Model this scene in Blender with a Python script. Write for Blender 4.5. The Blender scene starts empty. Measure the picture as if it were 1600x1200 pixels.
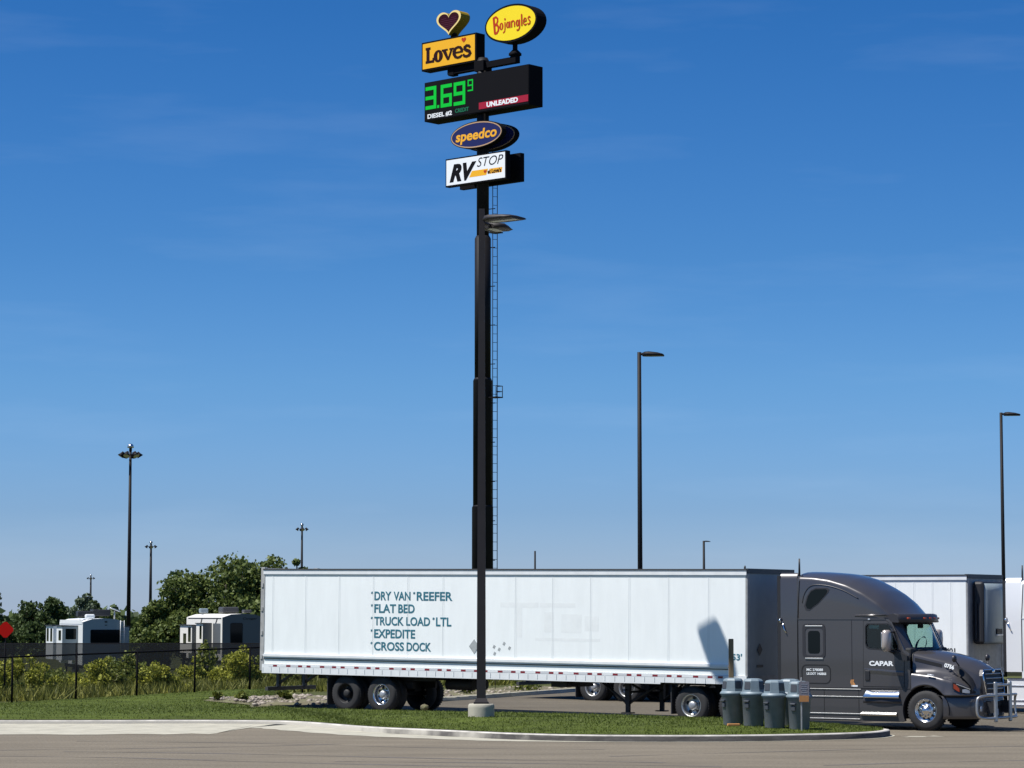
import bpy, bmesh, math, random
import numpy as np
from mathutils import Vector, Matrix
random.seed(7); RNG = np.random.default_rng(11)
SC = bpy.context.scene; COL = SC.collection
R = math.radians

# ---------------------------------------------------------------- camera, sky, sun, exposure
EYE = 2.9
cam = bpy.data.cameras.new("camera"); cam.sensor_width = 36; cam.lens = 94.5
cam.clip_start = .5; cam.clip_end = 9000
camo = bpy.data.objects.new("camera", cam); COL.objects.link(camo)
camo.location = (0, 0, EYE); camo.rotation_euler = (R(90) + math.atan(360/4200), 0, 0)
SC.camera = camo
SUN_EL = 61.0; SUN_H = Vector((-.957, -.29, 0)).normalized()
W = bpy.data.worlds.new("World"); SC.world = W; W.use_nodes = True
nt = W.node_tree; nt.nodes.clear()
sky = nt.nodes.new('ShaderNodeTexSky'); sky.sky_type = 'NISHITA'; sky.sun_disc = False
sky.sun_elevation = R(SUN_EL); sky.sun_rotation = math.atan2(SUN_H.x, SUN_H.y)
sky.altitude = 200; sky.air_density = 1.0; sky.dust_density = 0.35; sky.ozone_density = 2.2
hs = nt.nodes.new('ShaderNodeHueSaturation'); hs.inputs['Saturation'].default_value = 1.12
hs.inputs['Value'].default_value = 1.0
# thin cirrus streaks, laid out by direction in the sky
tc = nt.nodes.new('ShaderNodeTexCoord'); mp = nt.nodes.new('ShaderNodeMapping')
mp.inputs['Scale'].default_value = (5, 5, 34); mp.inputs['Rotation'].default_value = (0, R(-4), 0)
nz = nt.nodes.new('ShaderNodeTexNoise'); nz.inputs['Scale'].default_value = 1.7; nz.inputs['Detail'].default_value = 5
nz.inputs['Roughness'].default_value = .55
rp = nt.nodes.new('ShaderNodeValToRGB'); rp.color_ramp.elements[0].position = .52; rp.color_ramp.elements[1].position = .85
mulc = nt.nodes.new('ShaderNodeMath'); mulc.operation = 'MULTIPLY'; mulc.inputs[1].default_value = .055
mixc = nt.nodes.new('ShaderNodeMixRGB'); mixc.inputs[2].default_value = (4.2, 5.0, 6.0, 1)
bg = nt.nodes.new('ShaderNodeBackground'); bg.inputs['Strength'].default_value = .1275
wo = nt.nodes.new('ShaderNodeOutputWorld')
L = nt.links.new
# clean, deep blue summer air: the dustless sky is filtered a little more towards blue with height
sepz = nt.nodes.new('ShaderNodeSeparateXYZ'); mz = nt.nodes.new('ShaderNodeMath'); mz.operation = 'MULTIPLY'; mz.inputs[1].default_value = 3
air = nt.nodes.new('ShaderNodeValToRGB'); L = nt.links.new
AIR = [(0, .60, .80, 1.45), (.019, .52, .72, 1.29), (.038, .42, .635, 1.15), (.0854, .35, .63, 1.06), (.1327, .265, .57, .97), (.223, .17, .50, .90), (.333, .155, .50, .85)]
while len(air.color_ramp.elements) < len(AIR): air.color_ramp.elements.new(.5)
for e_, (z_, r_, g_, b_) in zip(air.color_ramp.elements, AIR): e_.position = z_*3; e_.color = (r_/1.85, g_/1.85, b_/1.85, 1)
fil = nt.nodes.new('ShaderNodeMixRGB'); fil.blend_type = 'MULTIPLY'; fil.inputs[0].default_value = 1
L(tc.outputs['Generated'], sepz.inputs[0]); L(sepz.outputs['Z'], mz.inputs[0]); L(mz.outputs[0], air.inputs[0]); L(air.outputs[0], fil.inputs[2])
L(sky.outputs[0], hs.inputs['Color']); L(hs.outputs[0], fil.inputs[1]); L(fil.outputs[0], mixc.inputs[1])
L(tc.outputs['Generated'], mp.inputs[0]); L(mp.outputs[0], nz.inputs[0]); L(nz.outputs[0], rp.inputs[0])
L(rp.outputs[0], mulc.inputs[0]); L(mulc.outputs[0], mixc.inputs[0])
L(mixc.outputs[0], bg.inputs[0]); L(bg.outputs[0], wo.inputs[0])
sl = bpy.data.lights.new("sun", 'SUN'); sl.energy = 4.6; sl.angle = R(.53); sl.color = (1, .965, .91)
so = bpy.data.objects.new("sun", sl); COL.objects.link(so)
sd = SUN_H*math.cos(R(SUN_EL)) + Vector((0, 0, math.sin(R(SUN_EL))))
so.rotation_euler = sd.to_track_quat('Z', 'Y').to_euler(); so.location = (-30, 20, 60)
SC.view_settings.view_transform = 'Standard'; SC.view_settings.look = 'None'
SC.view_settings.exposure = 0.6; SC.view_settings.gamma = 1

# ---------------------------------------------------------------- helpers
def mat(name, col, rough=.5, metal=0, coat=0, spec=.5, var=0, vscale=6, bump=0, bscale=40, col2=None, stretch=(1, 1, 1), emit=None, estr=0):
    m = bpy.data.materials.new(name); m.use_nodes = True; t = m.node_tree; b = t.nodes['Principled BSDF']
    b.inputs['Base Color'].default_value = (*col, 1); b.inputs['Roughness'].default_value = rough
    b.inputs['Metallic'].default_value = metal; b.inputs['Coat Weight'].default_value = coat
    b.inputs['Specular IOR Level'].default_value = spec
    if emit:
        b.inputs['Emission Color'].default_value = (*emit, 1); b.inputs['Emission Strength'].default_value = estr
    if var or col2:
        c = t.nodes.new('ShaderNodeTexCoord'); mpn = t.nodes.new('ShaderNodeMapping'); mpn.inputs['Scale'].default_value = stretch
        n = t.nodes.new('ShaderNodeTexNoise'); n.inputs['Scale'].default_value = vscale; n.inputs['Detail'].default_value = 6; n.inputs['Roughness'].default_value = .62
        r = t.nodes.new('ShaderNodeValToRGB'); r.color_ramp.elements[0].position = .32; r.color_ramp.elements[1].position = .68
        a = tuple(x*(1-var) for x in col); z = col2 or tuple(min(1, x*(1+var)) for x in col)
        r.color_ramp.elements[0].color = (*a, 1); r.color_ramp.elements[1].color = (*z, 1)
        t.links.new(c.outputs['Object'], mpn.inputs[0]); t.links.new(mpn.outputs[0], n.inputs[0]); t.links.new(n.outputs[0], r.inputs[0]); t.links.new(r.outputs[0], b.inputs['Base Color'])
    if bump:
        c = t.nodes.new('ShaderNodeTexCoord'); n = t.nodes.new('ShaderNodeTexNoise'); n.inputs['Scale'].default_value = bscale; n.inputs['Detail'].default_value = 4
        bp = t.nodes.new('ShaderNodeBump'); bp.inputs['Strength'].default_value = bump; bp.inputs['Distance'].default_value = .02
        t.links.new(c.outputs['Object'], n.inputs[0]); t.links.new(n.outputs[0], bp.inputs['Height']); t.links.new(bp.outputs[0], b.inputs['Normal'])
    return m

def leafmat(name, c1, c2, trans=.25):
    m = bpy.data.materials.new(name); m.use_nodes = True; t = m.node_tree; b = t.nodes['Principled BSDF']
    g = t.nodes.new('ShaderNodeNewGeometry'); r = t.nodes.new('ShaderNodeValToRGB')
    r.color_ramp.elements[0].color = (*c1, 1); r.color_ramp.elements[1].color = (*c2, 1)
    t.links.new(g.outputs['Random Per Island'], r.inputs[0]); t.links.new(r.outputs[0], b.inputs['Base Color'])
    b.inputs['Roughness'].default_value = .6; b.inputs['Specular IOR Level'].default_value = .25
    tr = t.nodes.new('ShaderNodeBsdfTranslucent'); t.links.new(r.outputs[0], tr.inputs[0])
    mx = t.nodes.new('ShaderNodeMixShader'); mx.inputs[0].default_value = trans
    t.links.new(b.outputs[0], mx.inputs[1]); t.links.new(tr.outputs[0], mx.inputs[2]); t.links.new(mx.outputs[0], t.nodes['Material Output'].inputs[0])
    return m

def glassmat(name, tint, refl=.12):
    m = bpy.data.materials.new(name); m.use_nodes = True; t = m.node_tree; t.nodes.clear()
    o = t.nodes.new('ShaderNodeOutputMaterial'); tr = t.nodes.new('ShaderNodeBsdfTransparent'); tr.inputs[0].default_value = (*tint, 1)
    gl = t.nodes.new('ShaderNodeBsdfGlossy'); gl.inputs['Roughness'].default_value = .02
    fr = t.nodes.new('ShaderNodeFresnel'); fr.inputs[0].default_value = 1.5
    mx = t.nodes.new('ShaderNodeMixShader'); t.links.new(fr.outputs[0], mx.inputs[0]); t.links.new(tr.outputs[0], mx.inputs[1]); t.links.new(gl.outputs[0], mx.inputs[2]); t.links.new(mx.outputs[0], o.inputs[0])
    return m

class MB:
    def __init__(s): s.v = []; s.f = []; s.sm = []; s.mi = []; s.cur = 0
    def add(s, v, f, smooth=False):
        o = len(s.v); s.v += [tuple(p) for p in v]; s.f += [tuple(i+o for i in q) for q in f]; s.sm += [smooth]*len(f); s.mi += [s.cur]*len(f); return s
    def box(s, c, d, rz=0, ry=0, rx=0):
        x, y, z = d[0]/2, d[1]/2, d[2]/2
        P = [Vector((i*x, j*y, k*z)) for i in (-1, 1) for j in (-1, 1) for k in (-1, 1)]
        if rz or ry or rx:
            Mx = Matrix.Rotation(rz, 3, 'Z') @ Matrix.Rotation(ry, 3, 'Y') @ Matrix.Rotation(rx, 3, 'X'); P = [Mx @ p for p in P]
        P = [p + Vector(c) for p in P]
        return s.add(P, [(0, 1, 3, 2), (4, 6, 7, 5), (0, 4, 5, 1), (2, 3, 7, 6), (0, 2, 6, 4), (1, 5, 7, 3)])
    def rbox(s, c, d, b=.02, rz=0):
        bm = bmesh.new(); bmesh.ops.create_cube(bm, size=1); bmesh.ops.scale(bm, vec=d, verts=bm.verts)
        bmesh.ops.bevel(bm, geom=bm.edges[:], offset=b, segments=2, affect='EDGES', profile=.5)
        bmesh.ops.rotate(bm, cent=(0, 0, 0), matrix=Matrix.Rotation(rz, 3, 'Z'), verts=bm.verts); bmesh.ops.translate(bm, vec=c, verts=bm.verts)
        bm.verts.index_update(); s.add([v.co[:] for v in bm.verts], [[v.index for v in f.verts] for f in bm.faces]); bm.free(); return s
    def cyl(s, p0, p1, r0, r1=None, n=16, caps=True, smooth=True, ph=0):
        p0, p1 = Vector(p0), Vector(p1); r1 = r0 if r1 is None else r1; d = (p1-p0).normalized()
        a = d.orthogonal().normalized() if abs(d.z) < .999 else Vector((1, 0, 0)); b = d.cross(a); V = []
        for p, r in ((p0, r0), (p1, r1)):
            for i in range(n):
                t = 2*math.pi*i/n + ph; V.append(p + a*math.cos(t)*r + b*math.sin(t)*r)
        s.add(V, [(i, (i+1) % n, n+(i+1) % n, n+i) for i in range(n)], smooth)
        if caps: s.add(V, [tuple(range(n))[::-1], tuple(range(n, 2*n))])
        return s
    def lathe(s, prof, n=24, axis='z', c=(0, 0, 0), smooth=True):       # prof: (r, h)
        V = []; m = len(prof)
        for r, h in prof:
            for i in range(n):
                t = 2*math.pi*i/n; a, b = r*math.cos(t), r*math.sin(t)
                p = (a, b, h) if axis == 'z' else (a, h, b) if axis == 'y' else (h, a, b)
                V.append((p[0]+c[0], p[1]+c[1], p[2]+c[2]))
        return s.add(V, [(j*n+i, j*n+(i+1) % n, (j+1)*n+(i+1) % n, (j+1)*n+i) for j in range(m-1) for i in range(n)], smooth)
    def prism(s, poly, a, b, plane='xz', holes=()):                     # polygon in a plane, pushed from a to b along the third axis
        def P(p, h): return (p[0], h, p[1]) if plane == 'xz' else (p[0], p[1], h) if plane == 'xy' else (h, p[0], p[1])
        if not holes:
            n = len(poly); V = [P(p, a) for p in poly] + [P(p, b) for p in poly]
            return s.add(V, [tuple(range(n)), tuple(range(n, 2*n))[::-1]] + [(i, n+i, n+(i+1) % n, (i+1) % n) for i in range(n)])
        bm = bmesh.new(); loops = [poly] + list(holes); ed = []
        for lp in loops:
            vs = [bm.verts.new(P(p, a)) for p in lp]; ed += [bm.edges.new((vs[i], vs[(i+1) % len(vs)])) for i in range(len(vs))]
        bmesh.ops.triangle_fill(bm, edges=ed, use_beauty=True); bm.verts.index_update()
        V = [v.co[:] for v in bm.verts]; F = [[v.index for v in f.verts] for f in bm.faces]; bm.free(); n = len(V)
        ax = {'xz': 1, 'xy': 2, 'yz': 0}[plane]
        V2 = [tuple(b if k == ax else v[k] for k in range(3)) for v in V]
        s.add(V, F); s.add(V2, [q[::-1] for q in F])
        for lp in loops:
            m = len(lp); s.add([P(p, a) for p in lp] + [P(p, b) for p in lp], [(i, m+i, m+(i+1) % m, (i+1) % m) for i in range(m)])
        return s
    def loft(s, rings, closed=False, cap=False, smooth=True):
        m = len(rings[0]); V = [p for r in rings for p in r]
        k = m if closed else m-1
        s.add(V, [(j*m+i, j*m+(i+1) % m, (j+1)*m+(i+1) % m, (j+1)*m+i) for j in range(len(rings)-1) for i in range(k)], smooth)
        if cap: s.add(rings[0], [tuple(range(m))]); s.add(rings[-1], [tuple(range(m))])
        return s
    def tube(s, pts, r, n=10):
        pts = [Vector(p) for p in pts]; rings = []
        for i, p in enumerate(pts):
            d = (pts[min(i+1, len(pts)-1)] - pts[max(i-1, 0)]).normalized(); a = d.orthogonal().normalized()
            if rings: a = (pa - d*pa.dot(d)).normalized()
            pa = a; b = d.cross(a); rings.append([p + a*math.cos(2*math.pi*k/n)*r + b*math.sin(2*math.pi*k/n)*r for k in range(n)])
        return s.loft(rings, closed=True, cap=True)
    def pieces(s):
        """group the faces into pieces that stand clearly apart from each other"""
        n = len(s.v); par = list(range(n))
        def root(i):
            while par[i] != i: par[i] = par[par[i]]; i = par[i]
            return i
        key = {}
        for i, p in enumerate(s.v):
            k = tuple(round(c*1e4) for c in p); j = key.setdefault(k, i); par[root(i)] = root(j)
        for f in s.f:
            r = root(f[0])
            for i in f[1:]: par[root(i)] = r
        isl = {}
        for i in range(n): isl.setdefault(root(i), []).append(i)
        ks = list(isl); k = len(ks)
        if k < 2 or k > 260: return None
        P = np.array(s.v); lo = np.array([P[isl[q]].min(0) for q in ks]); hi = np.array([P[isl[q]].max(0) for q in ks]); size = (hi-lo).max(1)
        gap = np.maximum(0, np.maximum(lo[:, None]-hi[None], lo[None]-hi[:, None])); near = np.sqrt((gap**2).sum(2)) <= np.maximum(.02, .5*np.maximum(size[:, None], size[None]))
        grp = list(range(k))
        def rt(i):
            while grp[i] != i: i = grp[i]
            return i
        for i, j in zip(*np.nonzero(np.triu(near, 1))): grp[rt(i)] = rt(j)
        of = {q: rt(i) for i, q in enumerate(ks)}; out = {}
        for fi, f in enumerate(s.f): out.setdefault(of[root(f[0])], []).append(fi)
        return list(out.values()) if len(out) > 1 else None
    def build(s, name, m, parent=None):
        ps = s.pieces() if parent else None; first = None
        for fs in (ps if ps and len(ps) <= 40 else [range(len(s.f))]):
            used = sorted({i for q in fs for i in s.f[q]}); ix = {i: k for k, i in enumerate(used)}
            me = bpy.data.meshes.new(name); me.from_pydata([s.v[i] for i in used], [], [[ix[i] for i in s.f[q]] for q in fs])
            me.polygons.foreach_set('use_smooth', [s.sm[q] for q in fs]); me.polygons.foreach_set('material_index', [s.mi[q] for q in fs])
            me.validate(); me.update()
            bm = bmesh.new(); bm.from_mesh(me); bmesh.ops.remove_doubles(bm, verts=bm.verts, dist=1e-5); bmesh.ops.recalc_face_normals(bm, faces=bm.faces); bm.to_mesh(me); bm.free()
            for q in (m if isinstance(m, list) else [m]): me.materials.append(q)
            o = bpy.data.objects.new(name, me); COL.objects.link(o); first = first or o
            if parent: o.parent = parent
        return first

def empty(name, loc, rz=0, ry=0, label=None, cat=None, group=None):
    o = bpy.data.objects.new(name, None); o.empty_display_size = .3; COL.objects.link(o); o.location = loc; o.rotation_euler = (0, ry, rz)
    return tag(o, label, cat, group)
def tag(o, label=None, cat=None, group=None, kind=None):
    if label: o['label'] = label
    if cat: o['category'] = cat
    if group: o['group'] = group
    if kind: o['kind'] = kind
    return o
def copy_tree(o, parent=None):
    c = o.copy(); COL.objects.link(c)
    if parent: c.parent = parent
    for ch in [q for q in bpy.data.objects if q.parent == o]: copy_tree(ch, c)
    return c
def fast_mesh(name, V, F, m, parent=None, smooth=False):                # V (n,3) array, F (k,3|4) array
    me = bpy.data.meshes.new(name); V = np.asarray(V, np.float32); F = np.asarray(F, np.int32); k = F.shape[1]
    me.vertices.add(len(V)); me.vertices.foreach_set('co', V.ravel()); me.loops.add(F.size); me.loops.foreach_set('vertex_index', F.ravel())
    me.polygons.add(len(F)); me.polygons.foreach_set('loop_start', np.arange(0, F.size, k, dtype=np.int32)); me.polygons.foreach_set('loop_total', np.full(len(F), k, np.int32))
    if smooth: me.polygons.foreach_set('use_smooth', np.ones(len(F), bool))
    me.update(calc_edges=True); me.validate(); me.materials.append(m); o = bpy.data.objects.new(name, me); COL.objects.link(o)
    if parent: o.parent = parent
    return o
def text(name, body, m, parent, c, w, h, plane='-y', bold=0, shear=0, depth=.004, rot=0, xs=None):
    """lettering fitted to w x h, centred on c; plane -y faces the viewer along -y, +x reads along y"""
    cu = bpy.data.curves.new('t', 'FONT'); cu.body = body; cu.offset = bold; cu.shear = shear; cu.extrude = .01; cu.resolution_u = 4
    to = bpy.data.objects.new('t', cu); me = bpy.data.meshes.new_from_object(to); bpy.data.objects.remove(to); bpy.data.curves.remove(cu)
    n = len(me.vertices); co = np.empty(n*3, np.float32); me.vertices.foreach_get('co', co); co = co.reshape(n, 3)
    lo, hi = co.min(0), co.max(0); sz = hi-lo
    sx = xs if xs else w/sz[0]; sy = h/sz[1]
    x = (co[:, 0]-(lo[0]+hi[0])/2)*sx; y = (co[:, 1]-(lo[1]+hi[1])/2)*sy; z = co[:, 2]/.01*depth
    if xs: x = (co[:, 0]-lo[0])*sx - w/2
    if rot: x, y = x*math.cos(rot)-y*math.sin(rot), x*math.sin(rot)+y*math.cos(rot)
    if plane == '-y': P = np.stack([c[0]+x, c[1]-z, c[2]+y], 1)
    elif plane == '+x': P = np.stack([c[0]+z, c[1]+x, c[2]+y], 1)
    me.vertices.foreach_set('co', P.astype(np.float32).ravel()); me.update(); me.name = name; me.materials.clear(); me.materials.append(m)
    o = bpy.data.objects.new(name, me); COL.objects.link(o); o.parent = parent
    return o
def ip(x, tab): return float(np.interp(x, [t[0] for t in tab], [t[1] for t in tab]))
def rrect(x0, z0, x1, z1, r, n=4):
    P = []
    for cx, cz, a in ((x1-r, z0+r, -90), (x1-r, z1-r, 0), (x0+r, z1-r, 90), (x0+r, z0+r, 180)):
        for i in range(n+1): t = R(a+90*i/n); P.append((cx+r*math.cos(t), cz+r*math.sin(t)))
    return P
def ell(cx, cz, a, b, n=40): return [(cx+a*math.cos(2*math.pi*i/n), cz+b*math.sin(2*math.pi*i/n)) for i in range(n)]
def ribbon(pts, w, closed=False):
    """flat mitred stroke as one outline polygon strip: returns verts2d, quads"""
    P = [Vector(p) for p in pts]; n = len(P); V = []; F = []
    for i in range(n):
        a = P[(i-1) % n] if (closed or i > 0) else P[i]; b = P[(i+1) % n] if (closed or i < n-1) else P[i]
        d = (b-a).normalized(); nn = Vector((-d.y, d.x)); ww = w[i] if isinstance(w, (list, tuple)) else w
        V += [P[i]+nn*ww/2, P[i]-nn*ww/2]
    k = n if closed else n-1
    F = [(2*i, 2*i+1, 2*((i+1) % n)+1, 2*((i+1) % n)) for i in range(k)]
    return V, F

# ---------------------------------------------------------------- materials
M = {}
M['asphalt'] = mat('asphalt', (.158, .136, .102), .9, var=.16, vscale=.55, bump=.35, bscale=60, stretch=(.35, 1.4, 1), spec=.25)
def _asph():
    t = M['asphalt'].node_tree; b = t.nodes['Principled BSDF']; lk = b.inputs['Base Color'].links[0].from_socket
    c = t.nodes.new('ShaderNodeTexCoord'); n = t.nodes.new('ShaderNodeTexNoise'); n.inputs['Scale'].default_value = 17; n.inputs['Detail'].default_value = 6; n.inputs['Roughness'].default_value = .75
    r = t.nodes.new('ShaderNodeValToRGB'); r.color_ramp.elements[0].position = .3; r.color_ramp.elements[1].position = .72
    r.color_ramp.elements[0].color = (.60, .60, .61, 1); r.color_ramp.elements[1].color = (1.34, 1.33, 1.30, 1)
    mx = t.nodes.new('ShaderNodeMixRGB'); mx.blend_type = 'MULTIPLY'; mx.inputs[0].default_value = 1
    t.links.new(c.outputs['Object'], n.inputs[0]); t.links.new(n.outputs[0], r.inputs[0]); t.links.new(lk, mx.inputs[1]); t.links.new(r.outputs[0], mx.inputs[2]); t.links.new(mx.outputs[0], b.inputs['Base Color'])
_asph()
M['rubber_mark'] = mat('rubber_mark', (.105, .094, .085), .9, var=.25, vscale=3)
M['concrete'] = mat('concrete', (.365, .345, .275), .85, var=.16, vscale=1.6, bump=.2, bscale=30)
M['curb_concrete'] = mat('curb_concrete', (.42, .40, .36), .85, var=.3, vscale=2.4, bump=.25, bscale=24)
M['curb_shade'] = mat('shaded_curb_concrete', (.075, .07, .065), .9, var=.45, vscale=1.6, bump=.25, bscale=24, stretch=(1, 1, 4))  # dark concrete colour that paints in the shade of the curb face
M['lawn'] = mat('lawn', (.06, .08, .014), .95, var=.35, vscale=.9, bump=.6, bscale=14, spec=.1, stretch=(.6, 1.5, 1))
M['wild'] = mat('wild_ground', (.075, .085, .028), .95, var=.4, vscale=.35, bump=.7, bscale=5, spec=.1, col2=(.095, .105, .04))
M['gravel'] = mat('gravel', (.20, .165, .13), .95, var=.35, vscale=2.2, bump=.8, bscale=20, spec=.15, col2=(.15, .15, .075))
M['stone'] = leafmat('stone', (.16, .13, .105), (.36, .315, .26), 0)
M['blade'] = leafmat('grass_blade', (.055, .082, .014), (.12, .150, .026), .3)
M['wildblade'] = leafmat('wild_blade', (.085, .10, .02), (.24, .235, .05), .3)
M['weed'] = leafmat('weed_leaf', (.13, .15, .02), (.40, .40, .055), .3)
M['weed2'] = leafmat('weed_leaf_dark', (.065, .095, .018), (.20, .215, .04), .3)
M['leaf'] = leafmat('tree_leaf', (.055, .082, .020), (.155, .195, .05), .3)
M['leaf_far'] = leafmat('far_leaf', (.035, .062, .02), (.085, .12, .036), .25)
M['leaf_pale'] = leafmat('pale_leaf', (.07, .10, .06), (.14, .18, .11), .25)
M['bark'] = mat('bark', (.07, .055, .04), .9, var=.3, vscale=8)
M['bronze'] = mat('dark_bronze_paint', (.010, .009, .010), .6, spec=.2, var=.2, vscale=2)
M['bronze_near'] = mat('brown_bronze_paint', (.017, .013, .0125), .6, var=.25, vscale=1.2)
M['black'] = mat('black_paint', (.006, .006, .008), .8, spec=.08)
M['blacksign'] = mat('black_cabinet', (.005, .005, .007), .8, spec=.08)
M['under'] = mat('underbody_black', (.012, .012, .013), .7, var=.3, vscale=4)
M['rubber'] = mat('tyre_rubber', (.022, .022, .023), .8, var=.25, vscale=7)
M['trailer_white'] = mat('trailer_white', (.825, .855, .845), .42, var=.03, vscale=2.2, stretch=(1.6, 1, .3), bump=.22, bscale=1.1)
M['trailer_seam'] = mat('trailer_seam', (.775, .805, .80), .45)
M['rail_white'] = mat('rail_white', (.72, .74, .745), .45, var=.06, vscale=3, bump=.1, bscale=2)
M['ghost'] = mat('faded_lettering', (.785, .81, .80), .42, var=.04, vscale=3)
M['nose_panel'] = mat('nose_panel', (.30, .335, .34), .55, var=.08, vscale=2)
M['steel'] = mat('galvanised', (.42, .43, .44), .45, .6, var=.15, vscale=6)
M['frame_grey'] = mat('frame_grey', (.34, .34, .33), .55, var=.2, vscale=4)
M['dark_trim'] = mat('dark_trim', (.05, .05, .052), .5)
M['teal'] = mat('teal_vinyl', (.03, .15, .20), .5)
M['red_tape'] = mat('red_tape', (.20, .012, .02), .4)
M['white_tape'] = mat('white_tape', (.55, .56, .58), .3)
M['placard'] = mat('placard_grey', (.33, .35, .35), .5, var=.2, vscale=8)
M['cab'] = mat('charcoal_paint', (.078, .074, .076), .31, .4, coat=.6)
M['cab_white'] = mat('cab_white_paint', (.74, .755, .765), .3, 0, coat=.5)
M['cab_dark'] = mat('charcoal_trim', (.045, .043, .047), .4, .3)
M['plastic'] = mat('black_plastic', (.018, .018, .02), .5)
M['seam'] = mat('door_seam', (.008, .008, .009), .6)
M['chrome'] = mat('chrome', (.82, .83, .85), .12, 1)
M['alu'] = mat('polished_aluminium', (.66, .66, .66), .25, 1)
M['brush'] = mat('brushed_aluminium', (.50, .50, .48), .42, .9, var=.1, vscale=6)
M['mirror_shell'] = mat('mirror_shell', (.42, .37, .34), .3, .35)
M['white_vinyl'] = mat('white_vinyl', (.80, .83, .84), .5)
M['amber'] = mat('amber_lens', (.35, .05, .015), .3)
M['lens'] = mat('clear_lens', (.55, .58, .62), .15, .3)
M['dglass'] = mat('dark_glass', (.003, .006, .007), .05, spec=.22)
M['ws'] = glassmat('windscreen_glass', (.80, .93, .87))
M['sideglass'] = glassmat('side_glass', (.62, .74, .70))
M['interior'] = mat('cab_interior', (.02, .022, .024), .8)
M['bin'] = mat('bin_grey', (.14, .155, .17), .55, var=.12, vscale=5)
M['lid'] = mat('lid_grey', (.165, .215, .245), .5, var=.1, vscale=5)
M['flap'] = mat('flap_grey', (.05, .055, .065), .5)
M['wood'] = mat('weathered_wood', (.20, .145, .085), .8, var=.3, vscale=3, stretch=(6, 6, .6))
M['rv_white'] = mat('rv_white', (.72, .74, .74), .4)
M['rv_grey'] = mat('rv_grey', (.24, .29, .315), .4)
M['rv_cream'] = mat('rv_cream', (.76, .73, .66), .4)
M['rv_dark'] = mat('rv_dark_panel', (.10, .108, .112), .45)
M['red'] = mat('red_reflector', (.85, .016, .010), .5, spec=.1)
M['yellow'] = mat('sign_yellow', (.86, .44, .03), .5, spec=.08)
M['yellow2'] = mat('oval_yellow', (.92, .70, .03), .5, spec=.08)
M['cream'] = mat('cream_border', (.86, .66, .26), .5, spec=.08)
M['gold'] = mat('gold_side', (.30, .20, .015), .5, spec=.08)
M['maroon'] = mat('maroon_panel', (.035, .004, .010), .6, spec=.08)
M['maroon_line'] = mat('maroon_line', (.085, .02, .04), .6, spec=.08)
M['brown'] = mat('brown_letter', (.028, .009, .010), .5, spec=.08)
M['redletter'] = mat('red_letter', (.48, .05, .018), .5, spec=.08)
M['redpanel'] = mat('red_panel', (.36, .02, .045), .5, spec=.08)
M['navy'] = mat('navy_panel', (.022, .028, .11), .45, spec=.08)
M['tan'] = mat('tan_line', (.50, .33, .20), .5, spec=.08)
M['orange'] = mat('orange_letter', (.86, .42, .04), .5, spec=.08)
M['signwhite'] = mat('sign_white', (.84, .86, .87), .5, spec=.08)
M['led'] = mat('led_green', (.0, .10, .01), .7, emit=(.002, .36, .03), estr=.85, spec=.1)
M['led_dim'] = mat('led_dim', (.0, .05, .02), .5, emit=(.005, .11, .05), estr=.7)
M['rust'] = mat('orange_label', (.48, .22, .07), .6)
M['placard2'] = mat('notice_grey', (.20, .19, .21), .6, var=.25, vscale=20)

def meshmat(name, col, pitch, w):
    """woven diamond wire fabric: wires opaque, openings clear"""
    m = bpy.data.materials.new(name); m.use_nodes = True; t = m.node_tree; b = t.nodes['Principled BSDF']; b.inputs['Base Color'].default_value = (*col, 1); b.inputs['Roughness'].default_value = .6
    c = t.nodes.new('ShaderNodeTexCoord'); sp = t.nodes.new('ShaderNodeSeparateXYZ'); t.links.new(c.outputs['Object'], sp.inputs[0]); outs = []
    for sg in (1, -1):
        a = t.nodes.new('ShaderNodeMath'); a.operation = 'MULTIPLY_ADD'; a.inputs[1].default_value = sg; t.links.new(sp.outputs['Z'], a.inputs[0]); t.links.new(sp.outputs['X'], a.inputs[2])
        d = t.nodes.new('ShaderNodeMath'); d.operation = 'DIVIDE'; d.inputs[1].default_value = pitch; t.links.new(a.outputs[0], d.inputs[0])
        f = t.nodes.new('ShaderNodeMath'); f.operation = 'FRACT'; t.links.new(d.outputs[0], f.inputs[0])
        l = t.nodes.new('ShaderNodeMath'); l.operation = 'LESS_THAN'; l.inputs[1].default_value = w; t.links.new(f.outputs[0], l.inputs[0]); outs.append(l)
    mx = t.nodes.new('ShaderNodeMath'); mx.operation = 'MAXIMUM'; t.links.new(outs[0].outputs[0], mx.inputs[0]); t.links.new(outs[1].outputs[0], mx.inputs[1])
    tr = t.nodes.new('ShaderNodeBsdfTransparent'); ms = t.nodes.new('ShaderNodeMixShader'); t.links.new(mx.outputs[0], ms.inputs[0]); t.links.new(tr.outputs[0], ms.inputs[1]); t.links.new(b.outputs[0], ms.inputs[2])
    t.links.new(ms.outputs[0], t.nodes['Material Output'].inputs[0]); return m
M['wire'] = meshmat('black_chain_link', (.012, .012, .012), .075, .075)
M['screen'] = meshmat('black_privacy_mesh', (.017, .014, .011), .05, .62)
_t = M['screen'].node_tree; _ms = [n for n in _t.nodes if n.type == 'MIX_SHADER'][0]; _t.links.remove(_ms.inputs[0].links[0]); _ms.inputs[0].default_value = .80

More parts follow.
